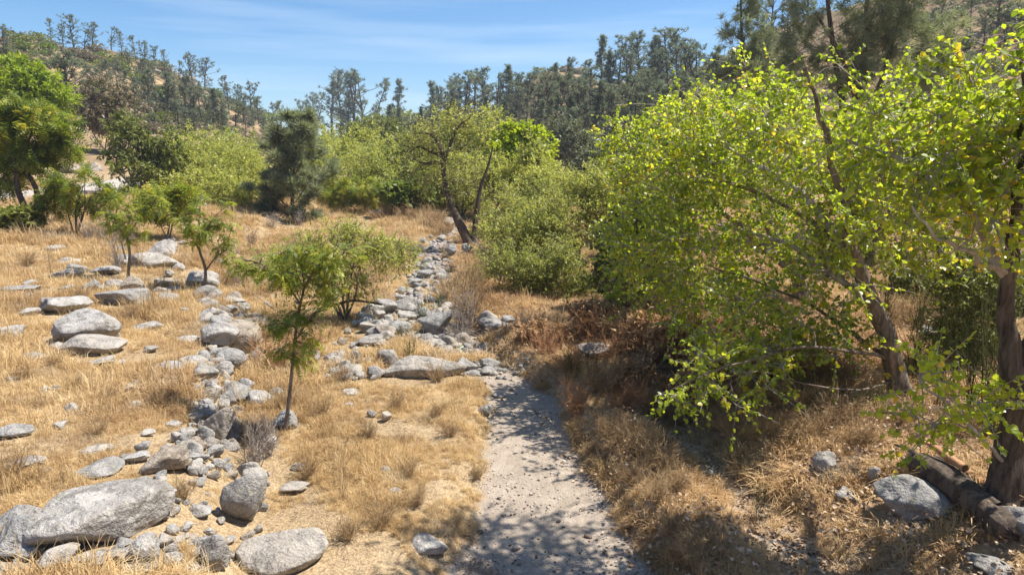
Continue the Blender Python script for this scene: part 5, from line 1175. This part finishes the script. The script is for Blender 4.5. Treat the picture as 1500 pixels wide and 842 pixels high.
dry(838, 560, 60, 'green_weed', 'tall green brown weed at the bend of the sandy path', wide=1.0, cat='weed')
dry(868, 568, 62, 'green_weed', 'second tall green brown weed behind the rust colored bush', wide=1.0, cat='weed')
dry(1290, 610, 60, 'green_weed', 'yellow green weed at the foot of the leaning cottonwood', wide=1.1, cat='weed')
dry(1255, 612, 45, 'green_weed', 'low green weed left of the leaning cottonwood', wide=1.2, cat='weed')
dry(1110, 760, 60, 'green_weed', 'thin green weed on the bank of the second sandy channel', wide=.7, cat='weed')
for i, (px, py, h, wd) in enumerate([(905, 660, 62, .85), (935, 668, 66, .9), (965, 690, 62, .9), (925, 710, 58, .9), (960, 735, 60, .9), (990, 720, 52, .9), (890, 640, 50, .8), (985, 780, 55, .9), (1010, 830, 55, .9)]):
    dry(px, py, h, 'brown_shrub', 'dark brown brush clump on the mound beside the sandy path', 'brush on the mound', px, wd)
for i, (px, py, h, wd) in enumerate([(905, 500, 60, 1.0), (940, 520, 62, 1.1), (985, 535, 80, 1.1), (1030, 520, 85, 1.0), (1075, 540, 70, 1.1), (960, 480, 70, 1.0), (1010, 480, 80, 1.0), (1060, 500, 80, 1.0), (820, 500, 50, 1.1), (860, 500, 55, 1.0), (1110, 520, 70, 1.0), (1150, 540, 70, 1.0), (925, 455, 70, 1.1), (975, 450, 80, 1.0), (1050, 460, 90, 1.0), (890, 530, 55, 1.1), (930, 560, 55, 1.1), (840, 545, 60, .9), (880, 575, 64, .9), (915, 600, 64, .9), (965, 610, 60, 1.0), (800, 520, 50, 1.0)]):
    dry(px, py, h, 'rust_shrub' if i % 2 else 'brown_shrub', ('rust' if i % 2 else 'brown') + ' dead bush in the brush bank below the thicket', 'dead bushes in the brush bank', px, wd)
for px, py, h in [(950, 540, 44), (1000, 560, 46), (1050, 565, 44), (880, 490, 36), (780, 480, 40), (1010, 515, 56), (970, 505, 50), (1040, 540, 50)]:
    dry(px, py, h, 'tangle', 'gray brown tangle of dead twigs under the thicket', 'tangles under the thicket', px, 1.0, cat='brush')
for px, py, h in [(1200, 560, 70), (1240, 560, 60), (1100, 600, 66), (1020, 610, 60), (990, 620, 55), (1230, 620, 60), (1190, 640, 55), (1130, 640, 60), (1080, 650, 60), (1050, 630, 55), (1160, 600, 60), (1260, 650, 50)]:
    dry(px, py, h, 'brown_shrub', 'brown dead bush under the leaning cottonwood', 'dead bushes under the cottonwood', px, 1.1)
for px, py, h in [(1380, 600, 190), (1425, 620, 210), (1450, 630, 240), (1340, 560, 150), (1500, 640, 200), (1290, 520, 120)]:
    dry(px, py, h, 'green_weed', 'tall thin bare stem between the two cottonwood trunks', 'thin stems between the cottonwoods', px, .5, cat='sapling')
for px, py, h in [(1340, 480, 60), (1390, 500, 60), (1440, 520, 70), (1480, 560, 70), (1300, 470, 50), (1410, 450, 50), (1470, 470, 60), (1360, 560, 60), (1320, 620, 50), (1400, 640, 60)]:
    dry(px, py, h, 'bare_shrub' if px % 20 else 'brown_shrub', 'bare brushy shrub on the shaded ground behind the cottonwood trunks', 'brushy shrubs behind the trunks', px, 1.1)
for px, py, h in [(1220, 700, 40), (1262, 690, 34), (690, 835, 34), (720, 845, 30), (1330, 790, 30)]:
    dry(px, py, h, 'tangle', 'fallen gray twigs lying on the ground near the water worn sand', 'fallen twigs', px, 1.0, cat='brush')
for px, py, h in [(80, 540, 30), (160, 590, 34), (60, 600, 26), (330, 420, 36), (40, 390, 30), (120, 440, 30), (500, 560, 36), (580, 600, 34), (660, 640, 34), (610, 740, 44), (510, 790, 50), (700, 700, 30), (30, 560, 34), (110, 570, 30), (230, 600, 40), (190, 470, 34), (420, 600, 40), (540, 640, 36), (600, 700, 40), (470, 610, 40), (640, 610, 30), (560, 770, 50), (450, 700, 44), (140, 640, 40), (20, 700, 60), (270, 730, 44), (640, 560, 34)]:
    dry(px, py, h, 'brown_shrub', 'low brown weed clump in the golden dry grass', 'weed clumps in the golden grass', px, .9, cat='weed')
for px, py, h in [(590, 320, 28), (610, 325, 30), (630, 335, 30), (570, 318, 26), (650, 345, 32), (640, 330, 30), (550, 322, 20)]:
    dry(px, py, h, 'brown_shrub', 'brown weed on the flat below the gnarled tree', 'weeds below the gnarled tree', px, 1.1)
for px, py, h in [(440, 330, 26), (400, 335, 28), (370, 360, 30), (340, 380, 34), (420, 395, 40), (380, 410, 44), (350, 420, 40)]:
    dry(px, py, h, 'bare_shrub', 'bare brush below the lone dark pine', 'bare brush below the pine', px, 1.1)
for px, py, h in [(130, 355, 40), (150, 358, 44), (170, 360, 40), (100, 350, 34), (190, 360, 36)]:
    dry(px, py, h, 'bare_shrub', 'bare thin stems under the clump of trees below the road', 'bare stems below the road', px, .7)

def log():
    a, b = pick(1340, 700), pick(1476, 800); a[2] += .22; b[2] += .16
    root = thing('fallen_log', 'dark fallen log with a split orange end slanting down beside the wedge shaped boulder', 'log', (a + b) / 2); org = np.array(root.location)
    rng = np.random.default_rng(3)
    bark_tube('trunk', [a, a * .6 + b * .4 + (0, 0, .04), b], [.13, .16, .15, .13], M['bark_dark'], root, org, 33, .13, 40, 120, 0, True)
    d = unit(b - a); s = np.cross(d, (0, 0, 1))
    for i in range(16):
        p = a + d * rng.uniform(0, .8) + s * rng.normal(0, .10) + (0, 0, rng.normal(.02, .07)); W = Wood()
        W.add([p + d * .5, p, p - d * rng.uniform(.1, .4) + rng.normal(0, .05, 3)], (.05, .035, .006), 5); W.build('splinter', M['twig_red' if i % 2 else 'bark_dark'], root, org)
    W = Wood(); m_ = a * .72 + b * .28; fw_ = unit(np.array((0, 0, CAM_H)) - a)
    for j in range(5):
        o_ = fw_ * (.125 - .01 * j) + (0, 0, .03 - .035 * j); W.add([a + d * .02 * j + o_, m_ + o_ + rng.normal(0, .01, 3), a * (.5 + .03 * j) + b * (.5 - .03 * j) + o_ * .9], (.012, .04, .008), 5)
    W.build('bare_wood', M['bare_wood'], root, org)
    W = Wood(); W.add(smooth_path([a + d * .2, a + d * .05 + (-.06, .05, .12), a + (-.22, .12, .16)], 8), np.linspace(.05, .010, 8), 6); W.build('root', M['bark_dark'], root, org)
log()
def bent_branch():
    p = pick(505, 472); Y = p[1]; root = thing('dead_branch', 'bent dark dead branch arching low over the bank behind the nearest sapling', 'branch', p)
    W = Wood(); W.add(smooth_path([at(560, 446, Y), at(520, 440, Y), at(492, 446, Y), at(470, 452, Y), at(450, 470, Y)], 12), np.linspace(.03, .05, 12), 7); W.build('limb', M['bark_dark'], root, p)
    for pts in ([at(500, 445, Y), at(508, 465, Y), at(515, 490, Y)], [at(488, 448, Y), at(505, 470, Y), at(500, 492, Y)]):
        W = Wood(); W.add(smooth_path(pts, 6), np.linspace(.022, .010, 6), 5); W.build('twig', M['bark_dark'], root, p)
bent_branch()
# ------------------------------------------------------------------ grass, fallen leaves, pebbles: nobody could count them
def blade_tuft(seed, n, h, splay, wid, mat, seeds=False, flat_=0.0):
    rng = np.random.default_rng(seed); V, F = [], []
    for i in range(n):
        a = rng.uniform(0, 2 * PI); s = splay * rng.uniform(.15, 1.2); hh = h * rng.uniform(.45, 1.15); b = np.array((rng.normal(0, .045), rng.normal(0, .045), -.02))
        dr = np.array((math.cos(a), math.sin(a), 0)); ac = np.array((-dr[1], dr[0], 0)) * wid * rng.uniform(.7, 1.3) / 2
        p1 = b + dr * hh * s * .35 + np.array((0, 0, hh * .6)); p2 = b + dr * hh * s * 1.0 + np.array((0, 0, hh * (.95 - .35 * s)))
        k = len(V); V += [b - ac, b + ac, p1 + ac * .8, p1 - ac * .8, p2 + ac * .15, p2 - ac * .15]; F += [(k, k + 1, k + 2, k + 3), (k + 3, k + 2, k + 4, k + 5)]
    return bpy.data.objects.new('tuft', make_mesh('tuft', np.array(V), [np.array(F)], mat))

def scatter(name, label, P, rot, scl, protos, cat=None):
    """one object of kind stuff: copies of a few small shapes on given points"""
    me = bpy.data.meshes.new(name); me.vertices.add(len(P)); me.vertices.foreach_set('co', np.asarray(P, np.float32).ravel())
    a = me.attributes.new('rot', 'FLOAT_VECTOR', 'POINT'); a.data.foreach_set('vector', np.asarray(rot, np.float32).ravel())
    a = me.attributes.new('scl', 'FLOAT_VECTOR', 'POINT'); a.data.foreach_set('vector', np.asarray(scl, np.float32).ravel())
    a = me.attributes.new('idx', 'INT', 'POINT'); a.data.foreach_set('value', np.random.default_rng(len(P)).integers(0, len(protos), len(P)).astype(np.int32))
    o = link(name, me); o['kind'] = 'stuff'; o['label'] = label; o['category'] = cat or name.replace('_', ' ')
    g = bpy.data.node_groups.new(name, 'GeometryNodeTree')
    g.interface.new_socket('Geometry', in_out='INPUT', socket_type='NodeSocketGeometry'); g.interface.new_socket('Geometry', in_out='OUTPUT', socket_type='NodeSocketGeometry')
    N = g.nodes.new; gi, go = N('NodeGroupInput'), N('NodeGroupOutput'); io = N('GeometryNodeInstanceOnPoints'); g2i = N('GeometryNodeGeometryToInstance')
    for p in protos:
        n_ = N('GeometryNodeObjectInfo'); n_.inputs['Object'].default_value = p; n_.inputs['As Instance'].default_value = True; n_.transform_space = 'ORIGINAL'
        g.links.new(n_.outputs['Geometry'], g2i.inputs[0])
    def na(nm, ty):
        x = N('GeometryNodeInputNamedAttribute'); x.data_type = ty; x.inputs['Name'].default_value = nm; return next(q for q in x.outputs if q.enabled and q.name == 'Attribute')
    g.links.new(gi.outputs[0], io.inputs['Points']); g.links.new(g2i.outputs[0], io.inputs['Instance']); io.inputs['Pick Instance'].default_value = True
    g.links.new(na('idx', 'INT'), io.inputs['Instance Index']); g.links.new(na('rot', 'FLOAT_VECTOR'), io.inputs['Rotation']); g.links.new(na('scl', 'FLOAT_VECTOR'), io.inputs['Scale'])
    g.links.new(io.outputs[0], go.inputs[0])
    md = o.modifiers.new('scatter', 'NODES'); md.node_group = g; return o

_gr_ = np.random.default_rng(2)
def polar(n, r0, r1, azlim=R(62), power=0.0):
    u = _gr_.uniform(0, 1, n)
    r = r0 * (r1 / r0) ** u if power == 0 else (r0 ** power + u * (r1 ** power - r0 ** power)) ** (1 / power)
    a = _gr_.uniform(-azlim, azlim, n); return r * np.sin(a), r * np.cos(a), r

def on_rock(x, y, k=1.0):
    m = np.zeros(len(x), bool)
    for a, b, r in ROCK_FOOT:
        m |= (x - a) ** 2 + (y - b) ** 2 < (r * k + (.03 if r > .06 else 0)) ** 2
    return m

TUFT = [blade_tuft(i, 34, .22, .8 + .25 * (i % 3), .0075, M['grass']) for i in range(6)] + [blade_tuft(10, 22, .34, .5, .006, M['grass']), blade_tuft(11, 26, .24, .9, .008, M['brown_grass']), blade_tuft(12, 9, .52, .35, .006, M['grass']), blade_tuft(13, 30, .13, 1.5, .009, M['grass'])]
TUFT_B = [blade_tuft(20 + i, 34, .20, .9 + .3 * (i % 3), .008, M['brown_grass']) for i in range(6)] + [blade_tuft(30, 22, .34, .6, .006, M['brown_grass'])]

def grass(name, label, n, side, protos, seed, r0=5.5, r1=62):
    x, y, r = polar(n, r0, r1, power=.25)
    xr = np.interp(y, BED_Y, BED_R)
    keep = (x < xr + .1) if side < 0 else (x > xr - .15)
    F = np.interp(np.arctan2(x, y), RDG_AZ, RDG_F)
    bd, gd = bed_d(x, y), gul_d(x, y)
    keep &= (np.where(y < BED_Y[-1], bd, 1) > .02 - 1.2 * (y > 15.5) * (vnoise(x * 1.1, y * 1.1, 66) > .08)) & (gd > .02 - .5 * (_gr_.uniform(size=len(x)) < .12)) & (seg_d(x, y, _road) > 2.3) & ~on_rock(x, y)
    dens = fbm(x * .55, y * .55, 71 + seed, 3) + .35 * vnoise(x * 2.3, y * 2.3, 77 + seed)
    keep &= dens > (-.44 if side < 0 else -.5)
    if side > 0: keep &= ~((x > np.interp(y, GUL_Y, GUL_R)) & (y < 13) & (_gr_.uniform(size=len(x)) < .45))
    x, y, r, dens = x[keep], y[keep], r[keep], dens[keep]
    z = H(x, y); s = np.clip((r / 8.0) ** .45, .85, 2.4) * np.clip(.85 + 1.1 * dens, .45, 1.7) * _gr_.uniform(.7, 1.2, len(x)) * .82
    near_path = np.exp(-np.clip(bed_d(x, y), 0, 9) / .25)
    hx = s * _gr_.uniform(.9, 1.4, len(x)); hz = s * (1 - .25 * near_path) * _gr_.uniform(.6, 1.1, len(x))
    rot = np.stack([_gr_.normal(0, .16, len(x)), _gr_.normal(0, .16, len(x)), _gr_.uniform(0, 6.3, len(x))], -1)
    return scatter(name, label, np.stack([x, y, z], -1), rot, np.stack([hx, hx, hz], -1), protos, 'grass')
grass('dry_grass', 'golden dry grass covering the open slope and the field beside the path', 158000, -1, TUFT, 0)
grass('brown_grass', 'brown dry grass and undergrowth on the bank below the cottonwoods', 100000, 1, TUFT_B, 5)

def flat_leaf(seed, s):
    rng = np.random.default_rng(seed); V = LEAF_HEART[0].copy(); V[:, 1] -= .5; V[:, 2] += .25 * np.abs(V[:, 0]) + .12 * V[:, 1] ** 2 + rng.normal(0, .03, len(V))
    return bpy.data.objects.new('fallen_leaf', make_mesh('fallen_leaf', V * s, [LEAF_HEART[1]], M['litter']))
x, y, r = polar(110000, 5.5, 30, power=.6)
k = (x > np.interp(y, BED_Y, BED_R) - .5) & ((bed_d(x, y) > -.05) | (_gr_.uniform(size=len(x)) < .25)) & (fbm(x * .7, y * .7, 91, 3) > -.12 - .25 * (x > 4))
x, y = x[k], y[k]
scatter('leaf_litter', 'pale fallen leaves scattered on the bank under the cottonwoods', np.stack([x, y, H(x, y) + .012 + _gr_.uniform(0, 1, len(x)) ** 2 * .16 * (gul_d(x, y) > .1)], -1), np.stack([_gr_.normal(0, .5, len(x)), _gr_.normal(0, .5, len(x)), _gr_.uniform(0, 6.3, len(x))], -1),
        np.repeat(_gr_.uniform(.6, 1.25, len(x))[:, None], 3, 1), [flat_leaf(i, .052) for i in range(3)], 'fallen leaves')

PEB = [bpy.data.objects.new('pebble', make_mesh('pebble', (lambda V: V * .5)(rock_shape(400 + i, 2, edge=6, rough=.05)[0]), [ICO[2][1]], M['pebble'])) for i in range(4)]
x, y, r = polar(26000, 5.5, 17, R(25), power=.8); bd = bed_d(x, y); k = (bd < .05) | ((gul_d(x, y) < .0) & (_gr_.uniform(size=len(x)) < .5)); x, y = x[k], y[k]
cl = fbm(x * 1.5, y * 1.5, 95, 3); k = cl + _gr_.normal(0, .22, len(x)) > .06; x, y = x[k], y[k]
s = np.exp(_gr_.normal(-4.05, .5, len(x)))
scatter('pebbles', 'small dark stones and bits of bark scattered over the sandy path', np.stack([x, y, H(x, y) + s * .12], -1), np.stack([_gr_.normal(0, .3, len(x)), _gr_.normal(0, .3, len(x)), _gr_.uniform(0, 6.3, len(x))], -1),
        np.stack([s * 1.3, s, s * .7], -1), PEB, 'pebbles')
x, y, r = polar(15000, 14.5, 48, R(25), power=.6); k = (bed_d(x, y) < .3) & (y < BED_Y[-1] + 1); x, y = x[k], y[k]; s = np.exp(_gr_.normal(-2.5, .5, len(x)))
scatter('creek_gravel', 'gray gravel and small stones filling the dry creek bed', np.stack([x, y, H(x, y) + s * .15], -1), np.stack([_gr_.normal(0, .3, len(x)), _gr_.normal(0, .3, len(x)), _gr_.uniform(0, 6.3, len(x))], -1),
        np.stack([s * 1.3, s, s * .75], -1), [bpy.data.objects.new('stone', make_mesh('stone', rock_shape(420 + i, 2, edge=6, rough=.05)[0] * .5, [ICO[2][1]], M[('granite', 'granite_gray')[i % 2]], smooth=True)) for i in range(4)], 'gravel')
# low scrub over the hills
x, y, r = polar(16000, 45, 230, R(42), power=1.0); F = np.interp(np.arctan2(x, y), RDG_AZ, RDG_F); Rr = np.interp(np.arctan2(x, y), RDG_AZ, RDG_R)
k = (r > F) & (r < Rr + 8) & (fbm(x * .06, y * .06, 97, 3) + .5 * vnoise(x * .3, y * .3, 98) > -.12); x, y, r = x[k], y[k], r[k]; s = _gr_.uniform(.35, 1.1, len(x)) * (r / 150) ** .5
scatter('hill_scrub', 'low gray and brown scrub dotted over the dry hillsides', np.stack([x, y, H(x, y)], -1), np.stack([0 * x, 0 * x, _gr_.uniform(0, 6.3, len(x))], -1), np.stack([s, s, s * .8], -1),
        [bpy.data.objects.new('scrub', bush_proto(860 + i, m, n=160, leaf=.28)[1][1].data) for i, m in enumerate(('gray_shrub', 'brown_shrub', 'brown_shrub', 'olive'))], 'scrub')

# ------------------------------------------------------------------ the air
def haze():
    bpy.context.view_layer.update()
    top = max((o.matrix_world @ Vector(c)).z for o in SC.objects if o.type == 'MESH' for c in o.bound_box)
    x0, x1, y0, y1, z0, z1 = -960., 960., -960., 960., -8., top + 1.0
    V = [(x, y, z) for z in (z0, z1) for y in (y0, y1) for x in (x0, x1)]
    t = NT('haze'); v = t.n('VolumePrincipled'); v.inputs['Color'].default_value = (.80, .88, 1.0, 1); v.inputs['Density'].default_value = .00045; v.inputs['Anisotropy'].default_value = .3
    t.l(v.outputs[0], t.o.inputs['Volume'])
    o = link('haze', make_mesh('haze', V, [[(0, 2, 3, 1), (4, 5, 7, 6), (0, 1, 5, 4), (1, 3, 7, 5), (3, 2, 6, 7), (2, 0, 4, 6)]], t.m)); o['kind'] = 'stuff'
haze()

# ------------------------------------------------------------------ the wording: things of one row are told apart by their order
groups = {}
for o, ph, px in PENDING: groups.setdefault(ph, []).append((px, o))
for ph, L_ in groups.items():
    L_.sort(key=lambda q: q[0])
    for i, (_, o) in enumerate(L_):
        if len(L_) == 1: o['label'] = ph
        elif i == 0: o['label'] = ph + ', leftmost'
        elif i == len(L_) - 1: o['label'] = ph + ', rightmost'
        else: o['label'] = f'{ph}, {ordinal(i)} from left'
